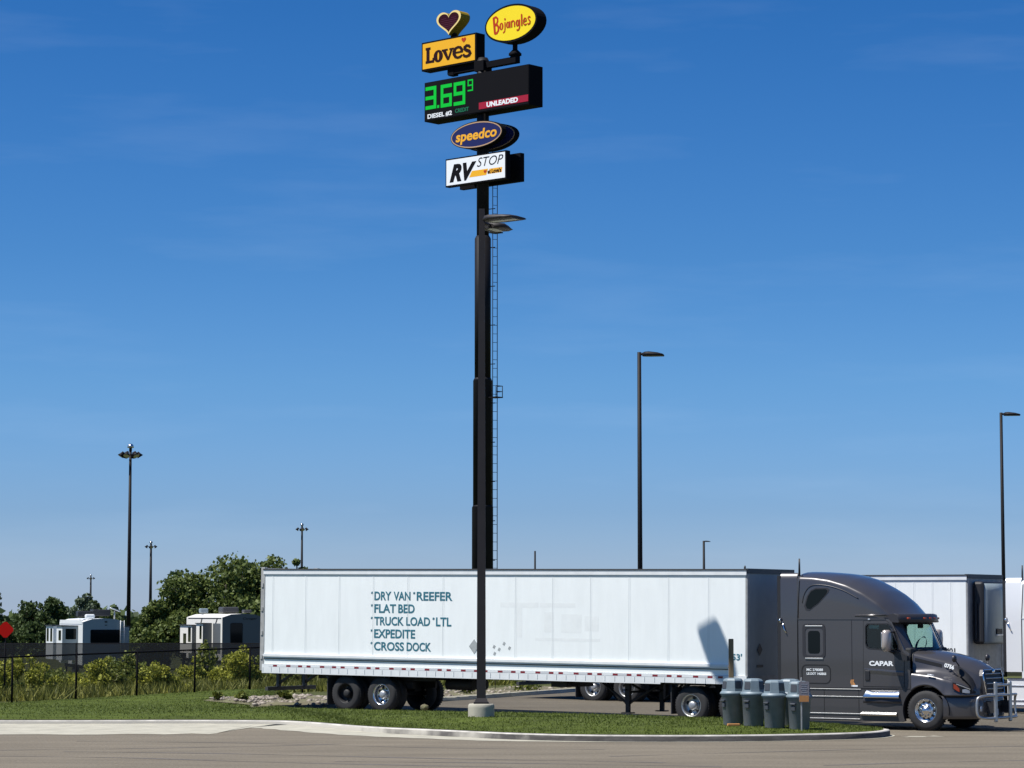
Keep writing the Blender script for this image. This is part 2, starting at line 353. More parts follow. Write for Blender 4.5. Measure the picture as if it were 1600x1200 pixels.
# ---------------------------------------------------------------- terrain
TH = R(33.7); U = Vector((math.cos(TH), -math.sin(TH), 0)); V_ = Vector((math.sin(TH), math.cos(TH), 0))
ROOT1 = Vector((6.8225, 71.407, 0)); TILT = .0098
def sm(t): t = min(1, max(0, t)); return t*t*(3-2*t)
def base(X, Y):
    xl = (X-ROOT1.x)*U.x + (Y-ROOT1.y)*U.y
    return TILT*min(16, max(0, -xl))*sm((Y-66)/8)
FA, FB = Vector((-15.9, 86)), Vector((-9.2, 95)); FD = (FB-FA).normalized(); FN = Vector((-FD.y, FD.x))
def fdist(X, Y): return (Vector((X, Y))-FA).dot(FN)                     # distance behind the near fence
def ground_z(X, Y):
    b = base(X, Y) if Y < 100 else base(X, 100)
    d = fdist(X, Y); left = sm((-X-0)/8)
    z = b + left*(-.38*sm((d-1)/30) - .8*sm((d-28)/30))
    far = sm((Y-125)/60)
    return z*(1-far) + (-1.15)*far
ys = [8, 30, 45, 55] + list(np.arange(60, 130, 2.5)) + [135, 145, 160, 180, 210, 260, 350, 500, 800, 1400, 2600, 5000]
xs = [-3000, -1200, -500, -250, -150, -100, -70] + list(np.arange(-50, 50.1, 2.5)) + [70, 100, 150, 250, 500, 1200, 3000]
V = [(x, y, ground_z(x, y)-.06) for y in ys for x in xs]; nx = len(xs)
F = [(j*nx+i, j*nx+i+1, (j+1)*nx+i+1, (j+1)*nx+i) for j in range(len(ys)-1) for i in range(nx-1)]
tag(fast_mesh('ground', V, F, M['wild'], smooth=True), 'rough green and tan field beyond the fences', None, None, 'structure')
# asphalt: road in front, lot behind, one sheet
LB = [(-8.6, 78.4), (-5.4, 81), (-2.1, 85.8), (.9, 92.6), (4.5, 101), (9, 112)]
def lot_left(Y):
    return float(np.interp(Y, [p[1] for p in LB], [p[0] for p in LB])) if Y > 78.4 else -1e9
mb = MB(); yy = [8, 20, 30, 40, 48, 54] + list(np.arange(58, 112, 1.5)); 
for j in range(len(yy)-1):
    y0, y1 = yy[j], yy[j+1]; xa = max(lot_left(y0), -45 if y0 < 73 else -12); xb = max(lot_left(y1), -45 if y1 < 73 else -12)
    if y0 < 73 <= y1: xb = xa
    n = 24
    for i in range(n):
        a0, a1 = xa+(70-xa)*i/n, xa+(70-xa)*(i+1)/n; b0, b1 = xb+(70-xb)*i/n, xb+(70-xb)*(i+1)/n
        mb.add([(a0, y0, base(a0, y0)), (a1, y0, base(a1, y0)), (b1, y1, base(b1, y1)), (b0, y1, base(b0, y1))], [(0, 1, 2, 3)], True)
tag(mb.build('road', M['asphalt']), 'weathered beige grey asphalt road and truck lot', None, None, 'structure')
M['lot'] = M['asphalt'].copy(); M['lot'].name = 'older_asphalt'
for n_ in M['lot'].node_tree.nodes:
    if n_.type == 'VALTORGB' and n_.color_ramp.elements[0].position > .31:
        for e_ in n_.color_ramp.elements: e_.color = (*(c*.66 for c in e_.color[:3]), 1)
mb = MB(); vs_ = [-.35] + list(np.arange(1.5, 40, 2.0))
def lx0(v):
    for q in np.arange(-26, 30, .25):
        p = ROOT1+U*q+V_*v
        if p.x > lot_left(p.y)+.02: return float(q)
for v0, v1 in zip(vs_[:-1], vs_[1:]):
    a0, a1 = lx0(v0), lx0(v1); n = 26
    for k in range(n):
        q = [ROOT1+U*(a0+(58-a0)*k/n)+V_*v0, ROOT1+U*(a0+(58-a0)*(k+1)/n)+V_*v0, ROOT1+U*(a1+(58-a1)*(k+1)/n)+V_*v1, ROOT1+U*(a1+(58-a1)*k/n)+V_*v1]
        mb.add([(p.x, p.y, base(p.x, p.y)+.008) for p in q], [(0, 1, 2, 3)], True)
tag(mb.build('lot', M['lot']), 'darker older asphalt of the truck lot', None, None, 'structure')
# curb path of verge and island
CP = [(-40, 70.6), (-22, 70.2), (-13.3, 70.0), (-8.4, 70.4), (-6.4, 70.35), (-5.5, 69.8), (-4.7, 68.7), (-3.15, 66.2), (-1.5, 64.4), (0, 62.9), (1.48, 62.05), (2.94, 61.8), (4.4, 61.8), (5.9, 62.1), (7.5, 62.8), (8.5, 63.6), (9.0, 64.6), (9.05, 65.4), (8.6, 66.2), (7.7, 67.0)]
def spline(P, n):
    P = [Vector(p) for p in P]; out = []
    for i in range(len(P)-1):
        p0, p1, p2, p3 = P[max(i-1, 0)], P[i], P[i+1], P[min(i+2, len(P)-1)]
        for k in range(n):
            t = k/n; out.append(.5*((2*p1)+(p2-p0)*t+(2*p0-5*p1+4*p2-p3)*t*t+(3*p1-p0-3*p2+p3)*t**3))
    return out+[P[-1]]
C = spline(CP, 8)
def ch(p): return .09 + .06*sm((p.x+7)/5)
def nrm(P, i):
    d = (P[min(i+1, len(P)-1)]-P[max(i-1, 0)]).normalized(); return Vector((d.y, -d.x))         # towards the road
rings = []
for i, p in enumerate(C):
    n = nrm(C, i); h = ch(p); b = base(p.x, p.y)
    pr = [(0, b-.06), (-.012, b+h-.025), (-.035, b+h), (-.16, b+h+.004), (-.165, b-.06)]
    rings.append([(p.x+n.x*o, p.y+n.y*o, z) for o, z in pr])
cb = MB().loft(rings).build('curb', M['curb_concrete']); cb.data.materials.append(M['curb_shade'])
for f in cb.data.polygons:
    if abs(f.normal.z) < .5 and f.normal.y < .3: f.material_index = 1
def _face_shade():                                                            # shade of the roadside face put into its colour, patchy, deeper to the right
    t = M['curb_shade'].node_tree; b = t.nodes['Principled BSDF']; lk = b.inputs['Base Color'].links[0].from_socket
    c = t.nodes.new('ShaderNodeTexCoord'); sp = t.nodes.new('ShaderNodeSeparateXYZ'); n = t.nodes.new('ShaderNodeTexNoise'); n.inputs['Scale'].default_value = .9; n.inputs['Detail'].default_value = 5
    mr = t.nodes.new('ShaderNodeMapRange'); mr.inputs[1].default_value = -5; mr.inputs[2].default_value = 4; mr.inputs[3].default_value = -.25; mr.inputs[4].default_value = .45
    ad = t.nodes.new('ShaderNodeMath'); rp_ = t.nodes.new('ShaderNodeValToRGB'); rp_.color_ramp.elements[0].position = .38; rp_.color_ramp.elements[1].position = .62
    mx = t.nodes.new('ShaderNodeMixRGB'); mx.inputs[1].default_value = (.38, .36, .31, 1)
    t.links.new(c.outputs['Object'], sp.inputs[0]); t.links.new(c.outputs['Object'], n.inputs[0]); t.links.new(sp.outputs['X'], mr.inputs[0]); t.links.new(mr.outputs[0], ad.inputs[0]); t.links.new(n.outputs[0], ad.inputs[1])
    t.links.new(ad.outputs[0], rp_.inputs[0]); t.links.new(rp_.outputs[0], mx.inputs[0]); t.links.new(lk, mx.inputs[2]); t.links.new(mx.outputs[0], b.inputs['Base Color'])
_face_shade()
tag(cb, 'pale concrete curb along the lawn', None, None, 'structure')
# concrete gutter and apron
GW = [(-45, 4.6), (-8.5, 4.6), (-6.9, 4.4), (-6.1, 2.6), (-5.4, 1.5), (-4, 1.3), (-2, 1.2), (-.3, .9), (1.2, .35), (2.5, .12), (12, .10)]
rings = []
for i, p in enumerate(C):
    n = nrm(C, i); w = ip(p.x, GW)*(1+.05*math.sin(i*1.7)); rings.append([(p.x+n.x*(-.005), p.y+n.y*(-.005), base(p.x, p.y)+.006), (p.x+n.x*w, p.y+n.y*w, base(p.x+n.x*w, p.y+n.y*w)+.006)])
tag(MB().loft(rings).build('gutter', M['concrete']), 'bleached concrete gutter and apron beside the curb', None, None, 'structure')
# lawn of the verge and the island
BK = [(-44, 52+3), (-27.5, 71.2), (-24, 75.3), (-15.9, 86.6), (-9.4, 95.5), (-8.3, 94), (-7.9, 88), (-8.0, 82), (-7.6, 79.2), (-5, 76.75), (-2, 74.75), (0, 73.4), (3, 71.4), (5.5, 69.7), (7.6, 68.0), (8.4, 66.9)]
BKs = spline(BK, 8)
Cin = [Vector((p.x-nrm(C, i).x*.165, p.y-nrm(C, i).y*.165)) for i, p in enumerate(C)][:-1]
def resample(P, n):
    d = [0]
    for i in range(1, len(P)): d.append(d[-1]+(P[i]-P[i-1]).length)
    return [Vector((float(np.interp(t, d, [p.x for p in P])), float(np.interp(t, d, [p.y for p in P])))) for t in np.linspace(0, d[-1], n)]
def cdist(X, Y): return min(math.hypot(X-p.x, Y-p.y) for p in C)
def lawn_z(X, Y):
    e = cdist(X, Y)-.165; b = base(X, Y)
    p = min(C, key=lambda q: (q.x-X)**2+(q.y-Y)**2); z0 = ch(p)+b+.012
    crest = .235 + .10*math.exp(-((X+.8)**2+(Y-68.4)**2)/14)
    z = z0+(max(crest, b+.08)-z0)*sm(e/2.6)
    if X < -6:
        t = sm((Y-73)/12)*sm((-X-6)/2); t2 = min(1, max(0, (Vector((X, Y))-FA).dot(FD)/11.2)); z = z*(1-t)+t*(.07+.18*t2+b*.2)
    return z
A_, B_ = resample(Cin, 200), resample(BKs, 200)
# match the two rims by a common left-right order
A_ = []; 
tabC = resample(Cin, 400); tabB = resample(BKs, 400)
keys = [(0, 0), (.32, .40), (.47, .60), (.60, .685), (.72, .78), (.86, .90), (1, 1)]
rows = []
for k in np.linspace(0, 1, 220):
    kb = float(np.interp(k, [q[0] for q in keys], [q[1] for q in keys])); a = tabC[int(k*399)]; b = tabB[int(kb*399)]
    rows.append([(a+(b-a)*s) for s in np.linspace(0, 1, 16)])
rings = [[(p.x, p.y, lawn_z(p.x, p.y)) for p in r] + [(r[-1].x+.05, r[-1].y+.08, base(r[-1].x, r[-1].y)-.1)] for r in rows]
lawn = tag(MB().loft(rings).build('lawn', M['lawn']), 'mown green lawn of the verge and island', None, None, 'structure')
def blades(name, pts, h, w, m, lean=.5):
    n = len(pts); pts = np.asarray(pts, np.float32); a = RNG.uniform(0, 2*math.pi, n); hh = h*RNG.uniform(.5, 1.3, n); ww = w*RNG.uniform(.6, 1.3, n)
    dx, dy = np.cos(a)*ww/2, np.sin(a)*ww/2; lx, ly = RNG.normal(0, lean, n)*hh, RNG.normal(0, lean, n)*hh
    V = np.empty((n, 3, 3), np.float32); V[:, 0] = pts-np.stack([dx, dy, 0*dx], 1); V[:, 1] = pts+np.stack([dx, dy, 0*dx], 1); V[:, 2] = pts+np.stack([lx, ly, hh], 1)
    return fast_mesh(name, V.reshape(-1, 3), np.arange(3*n).reshape(n, 3), m)
pts = []
for k in range(80000):
    i = random.random()*218; r0 = rows[int(i)]; r1 = rows[int(i)+1]; f = i-int(i); s = random.random()*15; j = int(s); g = s-j
    a = r0[j]+(r0[min(j+1, 15)]-r0[j])*g; b = r1[j]+(r1[min(j+1, 15)]-r1[j])*g; p = a+(b-a)*f
    if p.x < -21 or (p.x < -.235*p.y-1): continue
    if j < 15:
        z0 = rings[int(i)][j][2]; z1 = rings[int(i)][min(j+1, 15)][2]; z = z0+(z1-z0)*g
    pts.append((p.x, p.y, z-.01))
tag(blades('grass', pts, .052, .028, M['blade'], .6), 'short mown grass covering the verge and island', 'grass', None, 'stuff')
# back curb and gravel bed
BC = spline([(p[0]-.1, p[1]+.12) for p in LB[1:]], 8); rings = []
for i, p in enumerate(BC):
    n = -nrm(BC, i); b = base(p.x, p.y); rings.append([(p.x-n.x*.10, p.y-n.y*.10, b-.05), (p.x-n.x*.09, p.y-n.y*.09, b+.13), (p.x+n.x*.07, p.y+n.y*.07, b+.135), (p.x+n.x*.08, p.y+n.y*.08, b-.05)])
tag(MB().loft(rings).build('back_curb', M['concrete']), 'concrete curb at the back of the truck lot', None, None, 'structure')
GP = spline([(-9.9, 86.4), (-9.1, 84.6), (-8.0, 82.2), (-7.5, 79.5), (-5.2, 80.4), (-2.4, 85.2), (.5, 92), (4, 100.5), (1.5, 101), (-2, 95), (-4, 90.5), (-6.5, 88.4), (-8.7, 87.6), (-9.9, 86.4)], 6)[:-1]
cx = (-5.2, 86.0); rr = []
for k, s in enumerate((1, .85, .6, .3, 0.02)):
    rr.append([(cx[0]+(p.x-cx[0])*s, cx[1]+(p.y-cx[1])*s) for p in GP])
def gz(x, y): return max(lawn_z(x, y) if x < -6.5 else -9, base(x, y)+.03)
mb = MB(); mb.loft([[(x, y, gz(x, y)+(.05 if k else -.02)+.05*math.sin(x*3+y*2)*(k > 0)) for x, y in r] for k, r in enumerate(rr)], closed=True)
tag(mb.build('gravel_bed', M['gravel']), 'tan gravel and rubble bed behind the white trailer', None, None, 'structure')
ico = bmesh.new(); bmesh.ops.create_icosphere(ico, subdivisions=1, radius=1); iv = np.array([v.co[:] for v in ico.verts]); ifc = np.array([[v.index for v in f.verts] for f in ico.faces]); ico.free()
VV = []; FF = []; o = 0
for k in range(1300):
    i = random.randrange(len(GP)); s = math.sqrt(random.random())*.97; x = cx[0]+(GP[i].x-cx[0])*s; y = cx[1]+(GP[i].y-cx[1])*s; q = random.choice((.03, .035, .045, .06, .09))*random.uniform(.7, 1.3)
    v = iv*RNG.uniform(.6, 1.3, (len(iv), 1))*q*np.array([1, 1, .6]); VV.append(v+np.array([x, y, gz(x, y)+.06])); FF.append(ifc+o); o += len(iv)
tag(fast_mesh('rubble', np.concatenate(VV), np.concatenate(FF), M['stone']), 'loose tan stones of the gravel bed', 'stones', None, 'stuff')
# tyre marks on the road
def mark(name, pts, w):
    P = spline(pts, 8); rings = []
    for i, p in enumerate(P):
        n = nrm(P, i); ww = w*(.6+.4*math.sin(i*.7+pts[0][0])); rings.append([(p.x-n.x*ww/2, p.y-n.y*ww/2, .004+.0*i), (p.x+n.x*ww/2, p.y+n.y*ww/2, .004)])
    return tag(MB().loft(rings).build(name, M['rubber_mark']), 'faint dark tyre streak on the asphalt', None, None, 'structure')
mark('tyre_mark', [(-13, 57.6), (-9, 58.5), (-6, 59.6), (-3.8, 60.8)], .16)
mark('tyre_mark', [(-9.5, 57.4), (-6, 56.6), (-2, 54.9), (3, 53.2)], .22)
mark('tyre_mark', [(-12, 55.9), (-8, 55.0), (-4.5, 53.2), (0, 51.6)], .2)
mark('tyre_mark', [(2, 55.5), (6, 57.6), (10, 59.4), (15, 60.6)], .14)
mark('tyre_mark', [(-10, 62.2), (-6, 61.2), (-2, 59.2), (2, 58.3)], .12)
mark('tyre_mark', [(-3.5, 53.6), (0, 53.0), (4, 51.8)], .2)
mark('tyre_mark', [(6, 52.2), (9, 53.6), (13, 54.6)], .2)
mark('seam_line', [(9.3, 64.3), (9.7, 64.5), (10.2, 64.7)], .5).data.materials[0] = M['concrete']

# ---------------------------------------------------------------- wheels
def wheel(parent, x, y, z, side, kind, dual=False):
    """side -1: the outer face looks to -y. wheel (tyre) > rim, hub"""
    s = side; mb = MB(); w = .29
    prof = [(.30, 0), (.40, -.005), (.47, .015), (.495, .05), (.508, .09), (.508, w-.09), (.495, w-.05), (.46, w-.01), (.30, w)]
    def put(pf): return [(r, s*(-h)) for r, h in pf]                    # h measured inwards from the outer face
    mb.lathe(put(prof), 44, 'y', (x, y, z))
    if dual: mb.lathe(put([(r, h+.35) for r, h in prof]), 44, 'y', (x, y, z))
    for k in range(44):                                                 # tread blocks
        t = 2*math.pi*k/44; mb.box((x+.506*math.cos(t), y-s*w/2, z+.506*math.sin(t)), (.02, w*.66, .035), ry=-t)
    wo = mb.build('wheel', M['rubber'], parent)
    rb = MB()
    if kind == 'steer':
        rb.lathe(put([(.305, .012), (.29, 0), (.27, .03), (.255, .05), (.15, .03), (.11, -.005), (.085, -.03), (.05, -.05), (.001, -.055)]), 40, 'y', (x, y, z)); rb.cur = 1
        for k in range(10):
            t = 2*math.pi*k/10; rb.cyl((x+.205*math.cos(t), y+s*-.036, z+.205*math.sin(t)), (x+.205*math.cos(t), y+s*-.033, z+.205*math.sin(t)), .03, n=12)
        rb.cur = 2
        for k in range(10):
            t = 2*math.pi*(k+.5)/10; rb.cyl((x+.142*math.cos(t), y-s*.02, z+.142*math.sin(t)), (x+.142*math.cos(t), y+s*.025, z+.142*math.sin(t)), .017, n=8)
        rb.build('rim', [M['alu'], M['plastic'], M['chrome']], wo)
    else:
        rm = {'alu': M['alu'], 'dark': M['under'], 'steel': M['brush']}[kind]; hm_ = M['under'] if kind == 'dark' else M['steel']
        rb.lathe(put([(.305, .012), (.29, 0), (.268, .03), (.258, .10), (.25, .17), (.17, .19), (.10, .18)]), 40, 'y', (x, y, z)); rb.cur = 1
        n5 = 5 if kind == 'steel' else 8
        for k in range(n5):
            t = 2*math.pi*k/n5+.3; rb.cyl((x+.2*math.cos(t), y-s*.17, z+.2*math.sin(t)), (x+.2*math.cos(t), y-s*.176, z+.2*math.sin(t)), .05 if n5 == 5 else .038, n=12)
        rb.cur = 2
        for k in range(10):
            t = 2*math.pi*k/10; rb.cyl((x+.145*math.cos(t), y-s*.19, z+.145*math.sin(t)), (x+.145*math.cos(t), y-s*.14, z+.145*math.sin(t)), .014, n=6)
        rb.build('rim', [rm, M['plastic'], hm_], wo)
        MB().lathe(put([(.12, .19), (.115, .07), (.09, .04), (.06, .03), (.001, .028)]), 24, 'y', (x, y, z)).build('hub', hm_, wo)
    return wo

# ---------------------------------------------------------------- semi-trailers
def trailer(loc, tilt, label, reefer=False):
    r = empty('semi_trailer', loc, -TH, tilt, label, 'semi-trailer')
    L = 16.15; Yh = 1.295; zt = 4.06; zb = 1.09; wh = M['trailer_white']
    # side walls, roof, floor
    mb = MB()
    for s in (-1, 1):
        mb.box((-L/2, s*(Yh-.02), (1.30+3.92)/2), (L-.1, .04, 3.92-1.30))
    mb.build('side_wall', wh, r)
    MB().box((-L/2, 0, zt-.035), (L-.06, 2*Yh-.03, .05)).build('roof', M['rail_white'] if not reefer else M['trailer_white'], r)
    MB().box((-L/2, 0, 1.20), (L-.2, 2*Yh-.1, .12)).build('floor', M['under'], r)
    mb = MB()
    for s in (-1, 1):
        mb.box((-L/2, s*(Yh+.006), 3.985), (L-.02, .05, .125)); mb.box((-L/2, s*(Yh+.002), 3.905), (L-.04, .03, .022))
    mb.build('top_rail', M['rail_white'], r)
    mb = MB()
    for s in (-1, 1): mb.box((-L/2, s*(Yh+.012), zt+.004), (L-.0, .07, .035))
    mb.build('roof_edge', M['dark_trim'], r)
    mb = MB()
    for s in (-1, 1):
        mb.box((-1.3, s*(Yh+.004), 1.185), (2.6, .05, .22)); mb.box((-(L+2.6)/2, s*(Yh+.004), 1.165), (L-2.6, .05, .26))
        for k in range(52): mb.box((-.3-k*.31, s*(Yh+.034), 1.15), (.012, .012, .13))
    mb.build('bottom_rail', M['rail_white'], r)
    if not reefer:
        mb = MB()
        for s in (-1, 1):
            mb.box((-(L+.5)/2, s*(Yh+.028), 1.555), (L-.6, .056, .07)); mb.box((-(L+.5)/2, s*(Yh+.015), 1.497), (L-.6, .03, .04))
        mb.build('side_moulding', M['rail_white'], r)
        mb = MB()
        for s in (-1, 1): mb.box((-(L+.5)/2, s*(Yh+.010), 1.463), (L-.62, .02, .024))
        mb.build('moulding_gasket', M['dark_trim'], r)
    mb = MB(); n = int(L/1.22) if not reefer else 27; st = 1.22 if not reefer else .6
    for s in (-1, 1):
        for k in range(1, n+1):
            if k*st < L-.2: mb.box((-k*st+.05, s*(Yh+.0015), 2.74), (.022, .006, 2.3)); mb.box((-k*st+.10, s*(Yh+.001), 2.74), (.008, .004, 2.3))
    mb.build('panel_seam', M['trailer_seam'], r)
    # reflective tape: one strip a side, red and silver dashes on a clear carrier
    for s in (-1, 1):
        mb = MB(); x = -.70; q = [(0, .15), (1, .16), (0, .15), (2, .28), (0, .16), (1, .34)]; k = 0
        while x > -L+.3:
            mb.cur, w = q[k % 6]; mb.add([(x, s*(Yh+.032), 1.226), (x-w, s*(Yh+.032), 1.226), (x-w, s*(Yh+.032), 1.281), (x, s*(Yh+.032), 1.281)], [(0, 1, 2, 3)]); x -= w; k += 1
        mb.build('reflective_tape', [M['red_tape'], M['rail_white'], M['white_tape']], r)
    # front wall with corner posts
    fw = MB().box((-.03, 0, 2.62), (.05, 2*Yh-.3, 2.72)).build('front_wall', M['nose_panel'] if not reefer else M['frame_grey'], r)
    mb = MB()
    for s in (-1, 1): mb.rbox((-.055, s*(Yh-.075), 2.6), (.15, .145, 2.9), .04)
    mb.box((-.02, 0, 1.2), (.08, 2*Yh-.28, .2)); mb.build('front_post', M['frame_grey'], r)
    MB().box((-.03, 0, 4.03), (.10, 2*Yh+.02, .13)).build('front_header', M['dark_trim'], r)
    if not reefer:
        d = MB().prism([(0, -.16), (.14, 0), (0, .16), (-.14, 0)], .0, .012, 'yz'); d.v = [(.004+x, y-.62, z+1.98) for x, y, z in d.v]
        d.build('placard_holder', M['dark_trim'], r)
        MB().box((.004, -.6, 1.55), (.012, .34, .07)).build('nose_label', M['dark_trim'], r)
        MB().cyl((-.12, -1.2, zt+.02), (-.12, -1.2, zt+.11), .03, .02).build('roof_lamp', M['plastic'], r)
    # rear frame, doors
    mb = MB()
    for s in (-1, 1): mb.box((-L-.02, s*(Yh-.04), 2.62), (.14, .11, 3.02))
    mb.box((-L-.02, 0, 4.02), (.14, 2*Yh-.2, .16)); mb.box((-L-.02, 0, 1.16), (.14, 2*Yh-.2, .2)); mb.build('rear_frame', M['frame_grey'], r)
    for s in (-1, 1):
        d = MB().box((-L-.02, s*.61, 2.6), (.06, 1.2, 2.66)).build('rear_door', wh, r)
        mb = MB()
        for yy in (.25, .75): mb.cyl((-L-.07, s*yy, 1.2), (-L-.07, s*yy, 4.0), .02, n=8)
        mb.build('lock_rod', M['steel'], d)
        mb = MB()
        for zz in (1.5, 2.2, 2.9, 3.6): mb.box((-L-.03, s*(Yh+.012), zz), (.07, .05, .12))
        mb.build('hinge', M['frame_grey'], d)
    # rear impact guard
    mb = MB(); mb.box((-L+.05, 0, .57), (.1, 2.3, .11))
    for s in (-1, 1):
        mb.box((-L+.08, s*.62, .86), (.1, .12, .52)); mb.cyl((-L+.1, s*.62, .72), (-L+.75, s*.62, 1.1), .045, n=8)
    mb.build('rear_guard', M['dark_trim'], r)
    # running gear
    mb = MB()
    for s in (-1, 1): mb.box((-12.5, s*.55, .98), (4.2, .12, .16)); mb.box((-12.5, s*.55, .78), (2.6, .1, .2)); mb.box((-8, s*.5, 1.06), (15, .08, .12))
    for x in (-13.15, -11.87): mb.cyl((x, -.95, .51), (x, .95, .51), .07); mb.box((x, .3, .72), (.4, .3, .3))
    for k in range(26): mb.box((-.4-k*.61, 0, 1.10), (.06, 2.44, .09))
    mb.box((-6.2, 0, .93), (.5, 1.4, .16)); mb.cyl((-10.2, -.3, .82), (-9.3, -.3, .82), .15); mb.cyl((-10.2, .3, .82), (-9.3, .3, .82), .15)
    mb.build('slider_frame', M['under'], r)
    for i, x in enumerate((-13.15, -11.87)):
        for s in (-1, 1): wheel(r, x, s*1.22, .51, s, ('dark' if i == 0 else 'alu') if not reefer else 'steel', True)
    mb = MB()
    for s in (-1, 1): mb.box((-13.80, s*.92, .56), (.02, .6, .78)); mb.cyl((-13.8, s*.5, .97), (-13.8, s*1.24, .97), .025, n=8)
    mb.build('mud_flap', M['dark_trim'], r)
    mb = MB()
    for s in (-1, 1):
        mb.box((-3.85, s*.9, .77), (.14, .12, .62)); mb.box((-3.85, s*.9, .42), (.11, .09, .36)); mb.box((-3.85, s*.9, .225), (.28, .26, .03))
        mb.cyl((-3.78, s*.9, .5), (-2.95, s*.62, 1.04), .035, n=8); mb.cyl((-3.92, s*.9, .5), (-4.9, s*.62, 1.06), .035, n=8)
    mb.cyl((-3.85, -.9, .78), (-3.85, .9, .78), .03, n=8); mb.cyl((-3.85, -1.2, .84), (-3.85, -.9, .84), .016, n=8)
    mb.build('landing_gear', M['under'], r)
    if reefer:
        mb = MB(); mb.rbox((.20, 0, 2.95), (.34, 2.0, 1.86), .08); mb.rbox((.40, .62, 2.95), (.24, .68, 1.78), .06); mb.build('cooling_unit', M['plastic'], r)
        u = MB(); pr = [(.36, -.93), (.50, -.86), (.60, -.3), (.58, .2), (.44, .26)]
        u.loft([[(x*k-.0+(1-k)*.2, y, z) for x, y in pr] for z, k in ((2.04, .86), (2.12, .98), (2.9, 1), (3.6, .96), (3.82, .80))], cap=True)
        cu = u.build('unit_cover', M['rv_grey'], r)
        MB().rbox((.57, -.32, 2.40), (.06, .40, .16), .02).build('unit_vent', M['seam'], cu)
        MB().rbox((.60, -.32, 2.29), (.05, .46, .04), .015).build('unit_sill', M['rv_white'], cu)
        MB().box((.16, -1.03, 2.7), (.06, .05, 1.05)).build('unit_pipe', M['plastic'], r)
        mb = MB(); mb.cyl((-6, -1.0, .75), (-7.2, -1.0, .75), .28); mb.build('fuel_tank', M['brush'], r)
    return r

t1 = trailer(ROOT1, TILT, 'long white box trailer with blue freight lettering behind the grey sleeper truck')
for row, words_ in enumerate(((('DRY VAN', .13, 1.27), ('REEFER', 1.61, 1.24)), (('FLAT BED', .13, 1.42),), (('TRUCK LOAD', .13, 1.96), ('LTL', 2.29, .53)), (('EXPEDITE', .13, 1.45),), (('CROSS DOCK', .13, 2.0),))):
    zc_ = 3.312-.357*row
    for body, x0, w in words_:
        for part_, f0, f1 in (((body.split()[0], 0, len(body.split()[0])/(len(body)-.6)), (body.split()[1], 1-len(body.split()[1])/(len(body)-.6), 1)) if ' ' in body else ((body, 0, 1),)):
            text('freight_lettering', part_, M['teal'], t1, (-12.22+x0+w*(f0+f1)/2, -1.298, zc_), w*(f1-f0)*.99, .245, bold=.02)
        text('freight_lettering', '*', M['teal'], t1, (-12.22+x0-.085, -1.298, zc_+.085), .075, .08, bold=.01)
text('length_mark', "53'", M['teal'], t1, (-.30, -1.298, 1.79), .30, .17, bold=.02)
MB().prism([(-.17, 0), (0, -.2), (.17, 0), (0, .2)], -1.306, -1.294).build('placard_holder', M['placard'], t1).location = (-8.62, 0, 1.93)
g = MB()
for x0, x1, z0, z1 in ((-7.75, -6.5, 3.02, 3.16), (-7.2, -7.03, 2.2, 3.02), (-6.45, -5.3, 3.03, 3.15), (-6.3, -6.0, 2.35, 2.9), (-5.75, -5.1, 2.35, 2.85), (-5.0, -4.55, 2.4, 2.8), (-6.6, -4.5, 2.12, 2.2)):
    g.box(((x0+x1)/2, -1.2955, (z0+z1)/2), (x1-x0, .001, z1-z0))
g.build('faded_lettering', M['ghost'], t1)
g = MB()
for x, z in ((-7.95, 1.93), (-7.78, 1.86), (-7.62, 2.02), (-7.44, 1.9), (-7.93, 1.74)): g.box((x, -1.2968, z), (.07, .004, .09), ry=.5)
g.build('tape_residue', M['placard'], t1)
# the second rig stands further back in the lot
NC2 = Vector((13.50, 80.0, 0)); ROOT2 = NC2 + 1.295*V_
t2 = trailer(ROOT2, .004, 'white refrigerated trailer with grey cooling unit behind the charcoal hood', reefer=True)
text('side_number', '2401', M['plastic'], t2, (-.62, -1.301, 1.83), .42, .14, bold=.02)

